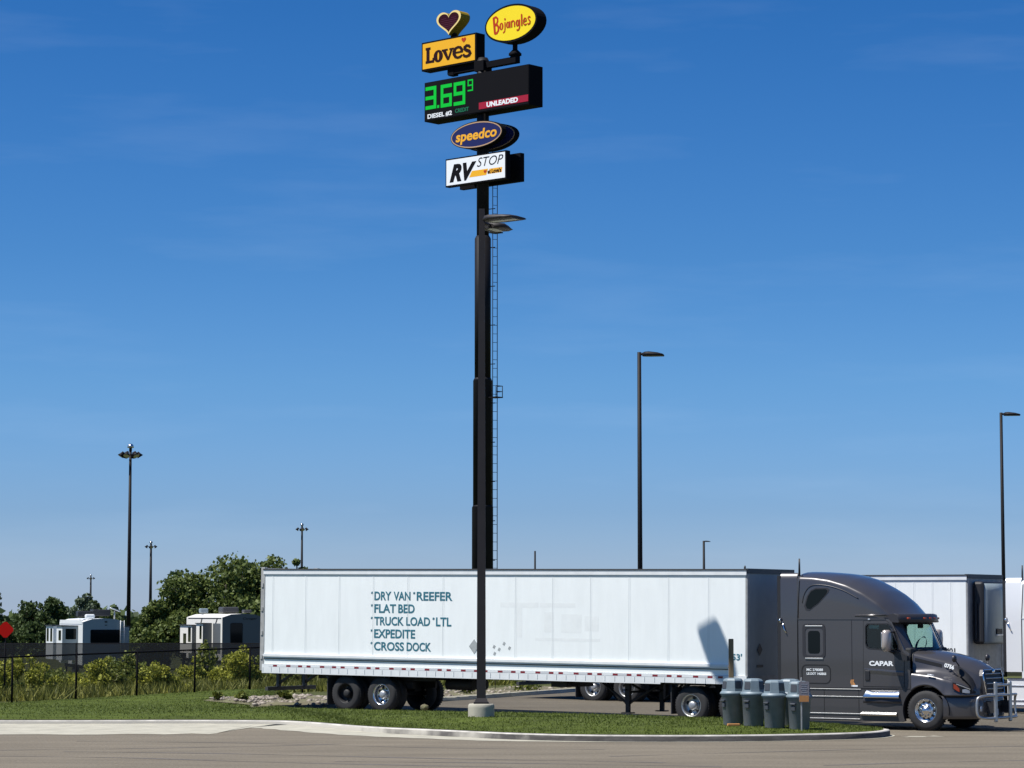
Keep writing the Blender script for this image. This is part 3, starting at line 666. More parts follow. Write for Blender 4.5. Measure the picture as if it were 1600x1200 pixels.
# ---------------------------------------------------------------- sleeper tractors
def tractor(loc, label, paint, letter=True):
    r = empty('semi_truck', loc, -TH, 0, label, 'semi-truck')
    Y = 1.21
    # --- cab sides with a door window opening each
    side = [(1.45, 1.04), (4.62, 1.04), (4.62, 1.42), (4.60, 1.93), (4.47, 2.0), (4.13, 2.70), (4.02, 2.79), (1.45, 2.79)]
    arc = [(5.02+.60*math.cos(R(a)), .5+.60*math.sin(R(a))) for a in (132, 126, 120)]
    win = [(3.50, 2.05), (4.26, 2.0), (4.29, 2.12), (4.24, 2.36), (4.12, 2.58), (4.02, 2.645), (3.46, 2.645), (3.40, 2.58), (3.40, 2.18), (3.43, 2.09)]
    shell = MB()
    for s in (-1, 1): shell.prism(side, s*Y, s*(Y-.035), 'xz', holes=[win])
    shell.box((1.47, 0, 2.0), (.04, 2*Y-.08, 1.9)); shell.box((3.0, 0, 1.06), (3.0, 2*Y-.08, .04))
    cab = shell.build('cab', paint, r)
    # --- high roof
    crown = [(1.45, 4.01), (1.8, 4.0), (2.2, 3.97), (2.5, 3.935), (2.9, 3.83), (3.2, 3.69), (3.57, 3.49), (3.9, 3.22), (4.1, 3.03), (4.26, 2.90)]
    shou = [(1.45, 3.87), (1.9, 3.85), (2.35, 3.79), (2.86, 3.65), (3.31, 3.45), (3.75, 3.17), (3.97, 2.96), (4.12, 2.84), (4.26, 2.80)]
    hwid = [(1.45, 1.21), (3.2, 1.21), (3.7, 1.18), (4.0, 1.11), (4.26, .98)]
    rings = []
    for x in np.linspace(1.45, 4.26, 34):
        zc, zs, h = ip(x, crown), ip(x, shou), ip(x, hwid); zs = min(zs, zc-.05)
        d = min(.3, max(.03, zs-2.80)); half = [(h, 2.79), (h+.002, 2.79+.5*max(.01, (zs-d*.5-2.79))), (h, zs-.32*d), (h-.015, zs-.12*d), (h-.05, zs-.0*d), (h-.11, zs+.12*(zc-zs)), (h-.2, zs+.32*(zc-zs)), (h-.36, zs+.60*(zc-zs)), (h-.6, zs+.86*(zc-zs)), (h*.25, zc-.004), (0, zc)]
        rings.append([(x, -y, z) for y, z in half] + [(x, y, z) for y, z in half[-2::-1]])
    mb = MB().loft(rings); mb.add(rings[0], [tuple(range(len(rings[0])))])
    roof = mb.build('roof_fairing', paint, r)
    mb = MB()
    for s in (-1, 1): mb.box((2.7, s*(Y+.006), 2.785), (2.5, .014, .022)); mb.loft([[(x, s*(Y+.012), z), (x, s*(Y+.002), z+.03), (x, s*(Y+.002), z-.03)] for x, z in ((3.1, 2.865), (3.5, 2.875), (3.98, 2.88))], cap=True)
    mb.build('belt_line', paint, roof)
    MB().cyl((1.43, -1.03, 3.9), (1.43, -1.03, 4.34), .03, .022, n=8).build('antenna', M['plastic'], roof)
    # dark roof window, curved crease above it
    for s in (-1, 1):
        tri = [(1.735, 3.06), (1.70, 3.14), (1.77, 3.36), (1.86, 3.49), (1.99, 3.545), (2.28, 3.545), (2.33, 3.51), (2.30, 3.44), (2.06, 3.20), (1.82, 3.04)]
        c0 = (sum(p[0] for p in tri)/10, sum(p[1] for p in tri)/10)
        f = MB().prism([(c0[0]+(x-c0[0])*1.16, c0[1]+(z-c0[1])*1.16) for x, z in tri], s*(Y-.05), s*(Y+.008)).build('roof_window', M['cab_dark'], r)
        MB().prism(tri, s*(Y-.05), s*(Y+.013)).build('pane', M['dglass'], f)
        pts = [(1.60, 3.20), (1.66, 3.42), (1.80, 3.60), (2.02, 3.66), (2.4, 3.62), (2.8, 3.50), (3.2, 3.30)]
        MB().tube([(x, s*(Y+.002), z) for x, z in [tuple(p) for p in spline(pts, 5)]], .012, 6).build('roof_crease', M['cab_dark'], r)
    # side extenders behind the sleeper
    for s in (-1, 1):
        mb = MB(); mb.loft([[(x, s*y, 1.22), (x, s*y, 2.6), (x, s*y, 3.80), (x, s*(y-.03), 3.92), (x, s*(y-.1), 3.97)] for x, y in ((1.45, Y), (1.2, Y+.005), (.97, Y+.02))])
        mb.loft([[(x, s*(y-.03), 1.22), (x, s*(y-.03), 2.6), (x, s*(y-.03), 3.80), (x, s*(y-.06), 3.90), (x, s*(y-.13), 3.94)] for x, y in ((1.45, Y), (1.2, Y+.005), (.97, Y+.02))])
        ex = mb.build('side_extender', paint, r)
        MB().box((.93, s*(Y+.005), 2.56), (.09, .035, 2.68)).build('rubber_edge', M['plastic'], ex)
        MB().tube([(1.46, s*(Y+.004), 1.25), (1.46, s*(Y+.004), 2.78), (1.52, s*(Y+.004), 3.75), (1.58, s*(Y-.08), 3.93)], .013, 6).build('gap_seam', M['seam'], ex)
        mb = MB(); mb.tube([(1.0, s*(Y+.02), 2.80), (.98, s*(Y+.10), 2.76), (1.0, s*(Y+.03), 2.66)], .025, 8); mb.tube([(1.03, s*(Y+.03), 2.72), (1.1, s*(Y+.05), 2.5), (1.14, s*(Y+.03), 2.42)], .018, 8); mb.build('grab_hook', M['chrome'], ex)
    # sleeper windows, locker doors, labels
    for s in (-1, 1):
        fr = MB().prism(rrect(1.60, 1.79, 2.25, 2.66, .10), s*(Y-.01), s*(Y+.014), holes=[rrect(1.68, 1.85, 2.19, 2.55, .09)]).build('sleeper_window', M['cab_dark'] if letter else paint, r)
        MB().prism(rrect(1.68, 1.85, 2.19, 2.55, .09), s*(Y-.01), s*(Y+.006)).build('window_recess', paint, fr)
        MB().prism(rrect(1.76, 1.90, 2.10, 2.48, .08), s*(Y-.01), s*(Y+.012)).build('pane', M['dglass'], fr)
        mb = MB(); mb.rbox((1.93, s*(Y+.012), 2.60), (.50, .02, .035), .008); mb.rbox((1.93, s*(Y+.012), 1.77), (.52, .02, .04), .008); mb.build('bright_trim', M['brush'], fr)
        lk = MB().prism(rrect(1.56, 1.13, 2.40, 1.62, .14), s*(Y-.01), s*(Y+.005), holes=[rrect(1.585, 1.155, 2.375, 1.595, .125)]).build('locker_door', M['seam'], r)
        if letter:
            MB().prism(rrect(2.98, 1.07, 3.16, 1.11, .015), s*(Y-.01), s*(Y+.006)).build('sticker', M['white_vinyl'], r)
            MB().prism([(2.98, 1.11), (3.10, 1.11), (3.04, 1.20), (3.06, 1.25), (2.97, 1.25), (2.95, 1.18)], s*(Y-.01), s*(Y+.006)).build('sticker', M['rust'], r)
    if letter:
        text('licence_lettering', 'MC 278088', M['white_vinyl'], r, (1.945, -(Y+.006), 1.485), .47, .065, bold=.02)
        text('licence_lettering', 'US DOT 1468868', M['white_vinyl'], r, (1.99, -(Y+.006), 1.385), .56, .065, bold=.02)
    # doors
    for s in (-1, 1):
        ol = [(3.31, 1.075), (4.46, 1.075), (4.47, 1.9), (4.37, 2.02), (4.10, 2.66), (3.98, 2.745), (3.33, 2.745)]
        c0 = (3.85, 1.95); inn = [(c0[0]+(x-c0[0])*.975, c0[1]+(z-c0[1])*.985) for x, z in ol]
        d = MB().prism(ol, s*(Y-.01), s*(Y+.004), holes=[inn]).build('door', M['seam'], r)
        skin = [(c0[0]+(x-c0[0])*.975, c0[1]+(z-c0[1])*.985) for x, z in ol]
        MB().prism(skin, s*(Y-.01), s*(Y+.006), holes=[win]).build('door_skin', paint, d)
        wf = [(3.85+(x-3.85)*1.06, 2.34+(z-2.34)*1.10) for x, z in win]
        MB().prism(wf, s*(Y-.01), s*(Y+.009), holes=[win]).build('window_frame', M['plastic'], d)
        MB().prism(win, s*(Y-.03), s*(Y-.024)).build('window_glass', M['sideglass'], d)
        h = MB().rbox((3.44, s*(Y+.016), 1.36), (.13, .03, .25), .013).build('door_handle', M['plastic'], d)
        MB().box((3.0, s*(Y+.004), 1.9), (.012, .006, 1.7)).build('cab_seam', M['cab_dark'], r)
        MB().loft([[(x, s*(Y+o), z) for o, z in ((.006, z0-.10), (.012, z0-.02), (.014, z0+.012), (.006, z0+.04))] for x, z0 in ((3.36, 1.50), (3.7, 1.49), (4.1, 1.46), (4.44, 1.44))], cap=True).build('door_crease', paint, d)
    if letter:
        text('name_lettering', 'CAPAR', M['white_vinyl'], r, (3.83, -(Y+.012), 1.665), .68, .125, bold=.045, depth=.003)
    # --- windscreen and pillars
    def wsx(y, t): return (4.74-.28*(y/1.1)**2)*(1-t) + (4.38-.26*(y/1.1)**2)*t
    def wsp(y, t, o=0): return (wsx(y, t)+o, y, 1.98+(2.72-1.98)*t)
    MB().loft([[wsp(y, t) for t in np.linspace(.05, .96, 6)] for y in np.linspace(-.93, .93, 22)]).build('windscreen', M['ws'], r)
    mb = MB()
    for s in (-1, 1):
        ring = [[wsp(s*y, t, o) for y, o in ((.90, .012), (.96, .03), (1.05, .02), (1.13, 0), (1.19, -.02), (1.205, -.06))] for t in np.linspace(-.03, 1.0, 8)]
        mb.loft(ring)
    mb.build('pillar', paint, r)
    mb = MB()
    for s in (-1, 1): mb.loft([[wsp(s*y, t, .006) for y in (.84, .935)] for t in np.linspace(0, 1, 8)])
    mb.loft([[wsp(y, t, .006) for t in (.90, 1.0)] for y in np.linspace(-.95, .95, 20)]); mb.loft([[wsp(y, t, .006) for t in (-.02, .07)] for y in np.linspace(-.98, .98, 20)])
    mb.build('windscreen_gasket', M['plastic'], r)
    mb = MB()
    for y0 in (-.75, .1): mb.tube([wsp(y0, .02, .03), wsp(y0+.3, .08, .03), wsp(y0+.72, .12, .03)], .012, 6)
    mb.build('wiper', M['plastic'], r)
    # visor with marker lamps
    vx = lambda y: 4.66-.34*(y/1.15)**2
    prof = [(-.42, .16), (-.16, .215), (-.06, .19), (.0, .0), (-.03, -.012), (-.22, .0), (-.42, .02)]
    vs = MB().loft([[(vx(y)+a, y, 2.705+b) for a, b in prof] for y in np.linspace(-1.17, 1.17, 24)], closed=True, cap=True).build('sun_visor', M['cab_dark'] if letter else paint, r)
    mb = MB()
    for y in (-.86, -.28, 0, .28, .86): mb.rbox((vx(y)-.035, y, 2.80), (.05, .13, .05), .012)
    mb.build('marker_lamp', M['amber'], vs)
    mb = MB()
    for s in (-1, 1): mb.rbox((3.5, s*(Y+.01), 2.775), (.06, .03, .04), .01)
    mb.build('side_lamp', M['lens'], roof)
    # interior
    mb = MB(); mb.rbox((4.35, 0, 1.92), (.5, 2.2, .28), .05)
    for s in (-1, 1): mb.rbox((3.45, s*.55, 1.75), (.5, .52, .2), .05); mb.rbox((3.2, s*.55, 2.08), (.16, .5, .8), .05)
    mb.box((2.6, 0, 1.98), (.04, 2.3, 1.6)); mb.box((3.2, 0, 2.775), (1.9, 2.3, .02)); mb.box((3.2, 0, 1.5), (2.9, 2.3, .05))
    mb.rbox((4.35, 0, 2.60), (.04, .3, .1), .02)
    seats = mb.build('cab_interior', M['interior'], r)
    if letter: MB().box((3.60, -1.155, 2.585), (.28, .006, .09)).build('window_paper', M['white_vinyl'], r)
    MB().loft([[(4.10+.06*math.cos(t)+.19*math.sin(t)*.35, .55+.21*math.cos(t)*1, 2.12+.19*math.sin(t)) for t in (a,)] + [(4.10+.19*math.sin(a)*.35+.02, .55+.24*math.cos(a), 2.12+.22*math.sin(a))] for a in np.linspace(0, 2*math.pi, 24)]).build('steering_wheel', M['plastic'], r)
    # --- bonnet and wings
    Wt = [(4.62, 1.205), (5.5, 1.205), (5.72, 1.16), (5.9, 1.07), (6.05, .95), (6.17, .80), (6.27, .60)]
    Hs = [(4.62, 1.44), (5.2, 1.38), (5.7, 1.26), (6.1, 1.12), (6.27, 1.04)]; Hw = [(4.62, 1.06), (5.3, .90), (5.8, .77), (6.15, .64), (6.27, .57)]
    He = [(4.62, 1.93), (5.3, 1.77), (5.7, 1.665), (6.05, 1.52), (6.27, 1.40)]; Hc = [(4.62, 2.02), (5.05, 1.965), (5.5, 1.865), (5.9, 1.745), (6.15, 1.61), (6.27, 1.52)]
    rings = []
    for x in np.linspace(4.625, 6.27, 42):
        w, zs, hw, ze, zc = (ip(x, t) for t in (Wt, Hs, Hw, He, Hc)); dx = x-5.02
        zb = max(.88 if x > 5.3 else .3, .5+math.sqrt(max(0, .40-dx*dx)) if abs(dx) < .63 else 0); zb = min(zb, zs-.16)
        half = [(w-.02, zb-.01), (w+.012, zb), (w+.012, zb+.035), (w, zb+.05), (w, zs-.10), (w-.015, zs-.04), (w-.05, zs), (max(hw+.03, w-.12), zs+.02), (hw+.02, zs+.35*(ze-zs)), (hw, ze-.07), (hw-.02, ze-.025), (hw-.07, ze+.005), (hw-.2, ze+.45*(zc-ze)), (hw*.4, zc-.01), (0, zc)]
        rings.append([(x, -y, z) for y, z in half] + [(x, y, z) for y, z in half[-2::-1]])
    mb = MB().loft(rings); mb.add(rings[-1], [tuple(range(len(rings[-1])))])
    hood = mb.build('bonnet', paint, r)
    mb = MB()
    for s in (-1, 1):
        mb.loft([[(4.618, s*(y+.004), z), (4.634, s*(y+.004), z)] for y, z in ((1.206, 1.05), (1.206, 1.34), (1.16, 1.44), (1.09, 1.48), (1.075, 1.65), (1.06, 1.9), (.98, 1.95))])
        mb.loft([[(x, s*(ip(x, Hw)+.012), ip(x, He)-.10+k*.0), (x, s*(ip(x, Hw)+.016), ip(x, He)-.185)] for x in np.linspace(4.68, 5.34, 8)])
    mb.build('bonnet_vent', M['seam'], hood)
    if letter:
        text('unit_number', '0756', M['white_vinyl'], hood, (0, 0, 0), .30, .105, bold=.03).matrix_local = Matrix.Translation((5.55, -(ip(5.55, Hw)+.075), 1.605)) @ Matrix.Rotation(-.21, 4, 'Z') @ Matrix.Rotation(.22, 4, 'Y') @ Matrix.Rotation(-.08, 4, 'X')
    # black valley running down beside the grille
    mb = MB()
    for s in (-1, 1):
        P = [(5.72, .80, 1.60), (5.86, .80, 1.48), (6.0, .80, 1.36), (6.1, .76, 1.24), (6.16, .76, 1.10)]
        mb.loft([[(x, s*(y-.05), z+.05), (x+.03, s*(y+.03+.02*k), z-.02), (x+.02, s*(y+.10+.02*k), z-.12)] for k, (x, y, z) in enumerate(P)])
    mb.build('bonnet_duct', M['seam'], hood)
    # grille
    gp = [(-.56, 0), (.56, 0), (.60, .45), (.52, .60), (-.52, .60), (-.60, .45)]
    def gx(z): return 6.41-.09*((z-.92)/.6)**1.5 if z > .92 else 6.41
    fr = MB(); gi = [(y*.86, .05+z*.85) for y, z in gp]
    n = len(gp); out3 = [(gx(.92+z)-.045*(abs(y)/.6)**2, y, .92+z) for y, z in gp]; in3 = [(gx(.92+z)-.045*(abs(y)/.6)**2+.015, y, .92+z) for y, z in gi]; bk = [(6.2, y, .92+z) for y, z in gp]
    fr.add(out3+in3+bk, [(i, (i+1) % n, n+(i+1) % n, n+i) for i in range(n)] + [(i, 2*n+i, 2*n+(i+1) % n, (i+1) % n) for i in range(n)])
    gr = fr.build('grille', M['cab_dark'] if letter else M['chrome'], r)
    mb = MB(); mb.add([(x-.02, y, z) for x, y, z in in3], [tuple(range(n))]); mb.build('grille_mesh', M['seam'], gr)
    mb = MB()
    for z in (1.05, 1.18, 1.31, 1.42): mb.loft([[(gx(z)+.0-.04*(y/.55)**2, y, z-.016), (gx(z)+.02-.04*(y/.55)**2, y, z), (gx(z)-.0-.04*(y/.55)**2, y, z+.016)] for y in np.linspace(-.48, .48, 12)])
    mb.build('grille_bar', M['steel'], gr)
    mb = MB(); mb.tube([(x+.012, y, z) for x, y, z in out3 + out3[:1]], .016, 6); mb.build('grille_rim', M['chrome'], gr)
    MB().lathe([(.001, .02), (.05, .018), (.065, .0)], 20, 'x', (gx(1.47), 0, 1.475)).build('badge', M['chrome'], gr)
    # bumper
    def bx(y): return 6.36-.02*(abs(y)/.6)**2 if abs(y) < .6 else 6.34-.86*((abs(y)-.6)/.6)**1.7
    def bz(y): return .30-.0*abs(y)
    rings = []
    for y in np.concatenate([np.linspace(-1.2, -.6, 14), np.linspace(-.5, .5, 9), np.linspace(.6, 1.2, 14)]):
        x = bx(y); x = max(x, 5.5); rings.append([(x-.10, y*.97, .30), (x-.015, y, .31), (x, y, .38), (x+.005, y, .6), (x-.01, y, .80), (x-.05, y, .87), (x-.16, y*.97, .885)])
    bp = MB().loft(rings).build('bumper', paint, r)
    MB().add([(6.372, -.42, .36), (6.372, .42, .36), (6.372, .46, .62), (6.372, -.46, .62)], [(0, 1, 2, 3)]).build('air_intake', M['seam'], bp)
    MB().box((6.385, 0, .46), (.012, .32, .16)).build('licence_plate', M['white_tape'], bp)
    mb = MB()
    for s in (-1, 1): mb.lathe([(.001, .02), (.06, .015), (.075, 0)], 18, 'x', (6.31, s*.72, .56))
    mb.build('fog_lamp', M['lens'], bp)
    # headlamps
    for s in (-1, 1):
        def sp(x, z, o): return (x+o*.4, s*(ip(x, Wt)+o), z)
        out = MB().loft([[sp(x, z0+(z1-z0)*t, .014) for t in (0, .33, .66, 1)] for x, z0, z1 in ((5.74, 1.05, 1.215), (5.86, .985, 1.185), (5.98, .94, 1.13), (6.10, .93, 1.05), (6.19, .94, .99))]).build('headlamp', M['seam'], r)
        MB().loft([[sp(x, z0+(z1-z0)*t, .020) for t in (0, .5, 1)] for x, z0, z1 in ((5.76, 1.07, 1.18), (5.82, 1.02, 1.15), (5.89, .975, 1.06))]).build('turn_lamp', M['amber'], out)
        MB().loft([[sp(x, z0+(z1-z0)*t, .020) for t in (0, .5, 1)] for x, z0, z1 in ((5.95, .965, 1.04), (6.02, .95, 1.05), (6.09, .945, 1.01))]).build('lens', M['lens'], out)
        MB().loft([[sp(x, z, .022), sp(x, z-.02, .022)] for x, z in ((5.82, 1.185), (5.95, 1.13), (6.12, 1.04))]).build('lens', M['chrome'], out)
    if letter:
        # tubular deer guard
        mb = MB(); gxp = 6.58
        for s in (-1, 1):
            P = [(gxp, s*.42, .89), (gxp-.02, s*.85, .89), (gxp-.13, s*1.10, .86), (gxp-.18, s*1.17, .76), (gxp-.18, s*1.17, .46), (gxp-.13, s*1.10, .36), (gxp-.02, s*.85, .33), (gxp, s*.42, .33)]
            mb.tube([tuple(p) for p in spline(P, 4)], .034, 10)
        for z in (.33, .89, 1.14): mb.tube([(gxp, -.44, z), (gxp+.02, 0, z), (gxp, .44, z)], .034, 10)
        gd = mb.build('front_guard', M['brush'], r)
        mb = MB()
        for s in (-1, 1): mb.rbox((gxp, s*.45, .725), (.07, .13, 1.0), .025)
        mb.build('guard_post', M['brush'], gd)
        mb = MB()
        for s in (-1, 1): mb.box((gxp-.17, s*.45, .6), (.3, .05, .3))
        mb.build('guard_bracket', M['plastic'], gd)
    # mirrors
    for s in (-1, 1):
        mr = MB().loft([[(4.12+a*sc+o, s*(1.52+b*sc), 2.24+z) for a, b in ((-.07, -.13), (.0, -.15), (.09, -.12), (.11, 0), (.09, .12), (0, .15), (-.07, .13))] for z, sc, o in ((-.27, .55, 0), (-.25, .85, 0), (-.15, 1, 0), (.0, 1.02, .01), (.18, .95, .01), (.25, .8, .0), (.27, .5, 0))], closed=True, cap=True).build('mirror', M['mirror_shell'] if letter else M['plastic'], r)
        MB().prism(rrect(1.40, 2.03, 1.64, 2.46, .05), 4.036, 4.046, 'yz').build('mirror_glass', M['chrome'], mr) if s > 0 else MB().prism([(-y, z) for y, z in rrect(1.40, 2.03, 1.64, 2.46, .05)], 4.036, 4.046, 'yz').build('mirror_glass', M['chrome'], mr)
        MB().prism([(4.12, 2.03), (4.30, 1.99), (4.58, 1.86), (4.58, 1.74), (4.36, 1.76), (4.20, 1.90)], s*(Y+.004), s*(Y+.10)).build('mirror_arm', M['plastic'], mr)
        mb = MB(); mb.tube([(4.25, s*1.27, 1.93), (4.16, s*1.42, 1.98), (4.13, s*1.5, 2.02)], .035, 8); mb.tube([(4.2, s*1.2, 2.46), (4.14, s*1.42, 2.46)], .02, 8); mb.build('mirror_stay', M['plastic'], mr)
        hm = MB(); hm.lathe([(.001, .05), (.05, .045), (.085, .02), (.095, -.01), (.085, -.03), (.001, -.035)], 20, 'x', (5.74, s*1.02, 1.80)); hm.tube([(5.76, s*.98, 1.74), (5.80, s*.88, 1.62)], .018, 6)
        hm.build('bonnet_mirror', M['cab_dark'], r)
        MB().tube([(5.10, s*1.225, 1.40), (5.2, s*1.228, 1.39), (5.28, s*1.225, 1.375)], .02, 6).build('marker_lamp', M['lens'], r)
    # --- side fairing, steps
    for s in (-1, 1):
        arcp = [(5.02+.62*math.cos(R(a)), .5+.62*math.sin(R(a))) for a in np.linspace(205, 118, 12)]
        f = MB().prism([(.98, .21), (4.38, .21)] + arcp + [(4.70, 1.035), (.98, 1.035)], s*1.20, s*1.10).build('side_fairing', paint if not letter else M['cab'], r)
        mb = MB()
        for z, x1, h in ((1.005, 3.25, .022), (.815, 3.3, .026), (.385, 3.3, .03), (.255, 3.22, .026)): mb.rbox(((1.0+x1)/2, s*1.205, z), (x1-1.0, .03, h), .008)
        mb.build('bright_strip', M['brush'] if letter else M['chrome'], f)
        mb = MB(); mb.box((3.18, s*1.201, .6), (.012, .008, .78)); mb.box((2.2, s*1.201, .6), (.012, .008, .78)); mb.box((2.6, s*1.202, 1.028), (3.3, .01, .02)); mb.build('fairing_seam', M['seam'], f)
        st = MB().loft([[(x, s*(1.20+o), z) for x in np.linspace(a, b, 6)] for o, z, a, b in ((-.02, .99, 3.42, 4.30), (.0, .985, 3.40, 4.31), (.075, .84, 3.34, 4.32), (.085, .81, 3.34, 4.33), (.0, .795, 3.34, 4.33))]).build('step', M['chrome'], f)
        MB().loft([[(x, s*(1.20+o), z) for x in np.linspace(a, b, 6)] for o, z, a, b in ((-.02, .45, 3.28, 4.24), (.06, .41, 3.26, 4.24), (.075, .38, 3.24, 4.25), (.0, .345, 3.24, 4.25))]).build('step', M['alu'], f)
        MB().loft([[(x, s*(1.20+o*(1-((x-3.83)/.55)**2)), z) for x in np.linspace(3.3, 4.36, 9)] for o, z in ((.0, .79), (.05, .74), (.06, .70), (.0, .66))]).build('step_riser', M['cab_dark'] if letter else paint, f)
        a0 = [(5.02+.63*math.cos(R(a)), .5+.63*math.sin(R(a))) for a in np.linspace(-10, 200, 24)]
        MB().loft([[(x, s*1.19, z), (x, s*.72, z)] for x, z in a0]).build('wheel_arch', M['plastic'], r)
    # frame, tanks, axles
    mb = MB()
    for s in (-1, 1): mb.box((2.0, s*.43, .80), (8.2, .09, .26)); mb.cyl((.75, s*.9, .62), (-.2, s*.9, .62), .3)
    mb.box((-.9, 0, .98), (1.0, .95, .1)); mb.cyl((-1.72, -1, .51), (-1.72, 1, .51), .09); mb.cyl((-.40, -1, .51), (-.40, 1, .51), .09); mb.cyl((5.02, -1, .5), (5.02, 1, .5), .07)
    mb.box((-1.72, 0, .55), (.4, .45, .4)); mb.box((-.4, 0, .55), (.4, .45, .4)); mb.box((3.1, 0, .62), (4.0, 1.6, .5)); mb.box((5.6, 0, .7), (1.0, 1.2, .6)); mb.box((1.2, 0, .7), (.3, 2.0, .5))
    mb.build('chassis', M['under'], r)
    for x in (-1.72, -.40):
        for s in (-1, 1): wheel(r, x, s*1.21, .505, s, 'steel' if letter else 'alu', True)
    for s in (-1, 1): wheel(r, 5.02, s*1.20, .505, s, 'steer')
    mb = MB()
    for s in (-1, 1): mb.box((-2.32, s*.92, .62), (.02, .6, .7)); mb.tube([(-2.32, s*.9, .98), (-2.25, s*.9, 1.1), (-1.6, s*.9, 1.08)], .02, 6); mb.tube([(-2.32, s*.62, .80), (-2.28, s*.62, .95), (-2.0, s*.62, 1.12)], .05, 8)
    mb.build('mud_flap', M['dark_trim'], r)
    return r
k1 = tractor(ROOT1, 'charcoal sleeper truck with chrome front guard pulling the white lettered trailer', M['cab'])
k2 = tractor(ROOT2 + U*.22, 'white sleeper truck at the right edge in front of the refrigerated trailer', M['cab_white'], False)

# ---------------------------------------------------------------- tall road sign
SB = Vector((-1.424, 130, -.4))
sg = empty('pylon_sign', SB, R(-42), 0, 'very tall dark pole sign with stacked brand boards and fuel price board', 'road sign')
def Z(z): return z - SB.z
mb = MB()
for z0, z1, r0 in ((-.3, Z(8.05), .515), (Z(8.05), Z(14.2), .465), (Z(14.2), Z(21.15), .395), (Z(21.15), Z(29.95), .30)):
    mb.cyl((0, 0, z0), (0, 0, z1), r0, n=28); mb.cyl((0, 0, z1), (0, 0, z1+.14), r0, r0-.07, n=28)
pole = mb.build('pole', M['bronze'], sg)
MB().lathe([(.9, 0), (.9, .05), (.55, .06), (.55, .0)], 24).build('base_plate', M['bronze'], sg)
# ladder up the right side
lx, ly = .60, .16
mb = MB()
for dx in (-.06, .14): mb.cyl((lx+dx*.6, ly+dx, 3), (lx+dx*.6, ly+dx, Z(25.4)), .02, n=6)
k = 3.0
while k < Z(25.3): mb.cyl((lx-.036, ly-.06, k), (lx+.084, ly+.14, k), .012, n=6); k += .42
for z in np.arange(4, Z(25), 1.9): mb.cyl((.25, ly, z), (lx+.02, ly+.05, z), .022, n=6)
lad = mb.build('ladder', M['bronze'], sg)
for z in (13.36, 21.40):
    mb = MB(); mb.box((.72, .15, Z(z)), (.50, .5, .05))
    if z < 15:
        for dx, dy in ((.95, .38), (.95, -.08), (.60, .38)): mb.cyl((dx, dy, Z(z)), (dx, dy, Z(z)+.55), .02, n=6)
        for h in (.28, .55): mb.tube([(.60, .38, Z(z)+h), (.95, .38, Z(z)+h), (.95, -.08, Z(z)+h)], .018, 6)
    else:
        mb.cyl((.95, .0, Z(z)), (.95, .0, Z(z)+.4), .02, n=6); mb.box((.62, .1, Z(z)+.25), (.16, .2, .3))
    mb.build('rest_platform', M['bronze'], lad)
# T beam on top
mb = MB(); mb.box((0, 0, Z(29.69)), (4.5, .32, .30)); mb.box((0, 0, Z(29.66)), (.62, .62, .5))
mb.box((-2.0, 0, Z(29.75)), (.36, .36, .56)); mb.box((2.12, 0, Z(29.74)), (.34, .34, .40)); mb.box((2.12, 0, Z(30.35)), (.17, .17, 1.2))
mb.loft([[(2.12+a*w, b*w, Z(z)) for a, b in ((-1, -1), (1, -1), (1, 1), (-1, 1))] for z, w in ((29.9, .22), (30.02, .22), (30.2, .09))], closed=True, cap=True)
mb.build('top_beam', M['blacksign'], sg)
def board(name, x0, x1, z0, z1, y0, y1, face, inset=.05, facem=None):
    c = MB().box(((x0+x1)/2, (y0+y1)/2, Z((z0+z1)/2)), (x1-x0, y1-y0, z1-z0)).build(name, M['blacksign'], sg)
    for s in (-1, 1):
        if face: MB().box(((x0+x1)/2, (y0-.008) if s < 0 else (y1+.008), Z((z0+z1)/2)), (x1-x0-2*inset, .02, z1-z0-2*inset)).build('sign_face', face, c)
    return c
def flat(name, V, F, y, m, parent, th=.012):
    mb = MB(); n = len(V); mb.add([(p[0], y, Z(p[1])) for p in V], F); return mb.build(name, m, parent)
# heart
def heart(cx, cz, w, h, n=48):
    P = []
    for i in range(n):
        t = 2*math.pi*i/n; x = 16*math.sin(t)**3; y = 13*math.cos(t)-5*math.cos(2*t)-2*math.cos(3*t)-math.cos(4*t); P.append((cx+x/32*w, cz+(y+2.6)/28.5*h))
    return P
hc = MB().prism([(x, Z(z)) for x, z in heart(-2.0, 32.06, 1.66, 1.18)], -.33, .33).build('heart_cabinet', M['gold'], sg)
MB().prism([(x, Z(z)) for x, z in heart(-2.0, 32.06, 1.66, 1.18)], -.345, -.331, holes=[[(x, Z(z)) for x, z in heart(-2.0, 32.075, 1.40, .97)]]).build('heart_border', M['cream'], hc)
MB().prism([(x, Z(z)) for x, z in heart(-2.0, 32.075, 1.40, .97)], -.338, -.331).build('heart_panel', M['maroon'], hc)
mb = MB()
for z, w in ((32.32, .52), (32.22, 1.10), (32.12, 1.16), (32.02, 1.02), (31.92, .80), (31.82, .55)):
    if z > 32.3: mb.box((-2.33, -.3395, Z(z)), (.34, .003, .028)); mb.box((-1.67, -.3395, Z(z)), (.34, .003, .028))
    else: mb.box((-2.0, -.3395, Z(z)), (w, .003, .028))
mb.build('light_row', M['maroon_line'], hc)
MB().box((-1.97, 0, Z(31.45)), (.22, .22, .3)).build('heart_post', M['blacksign'], hc)
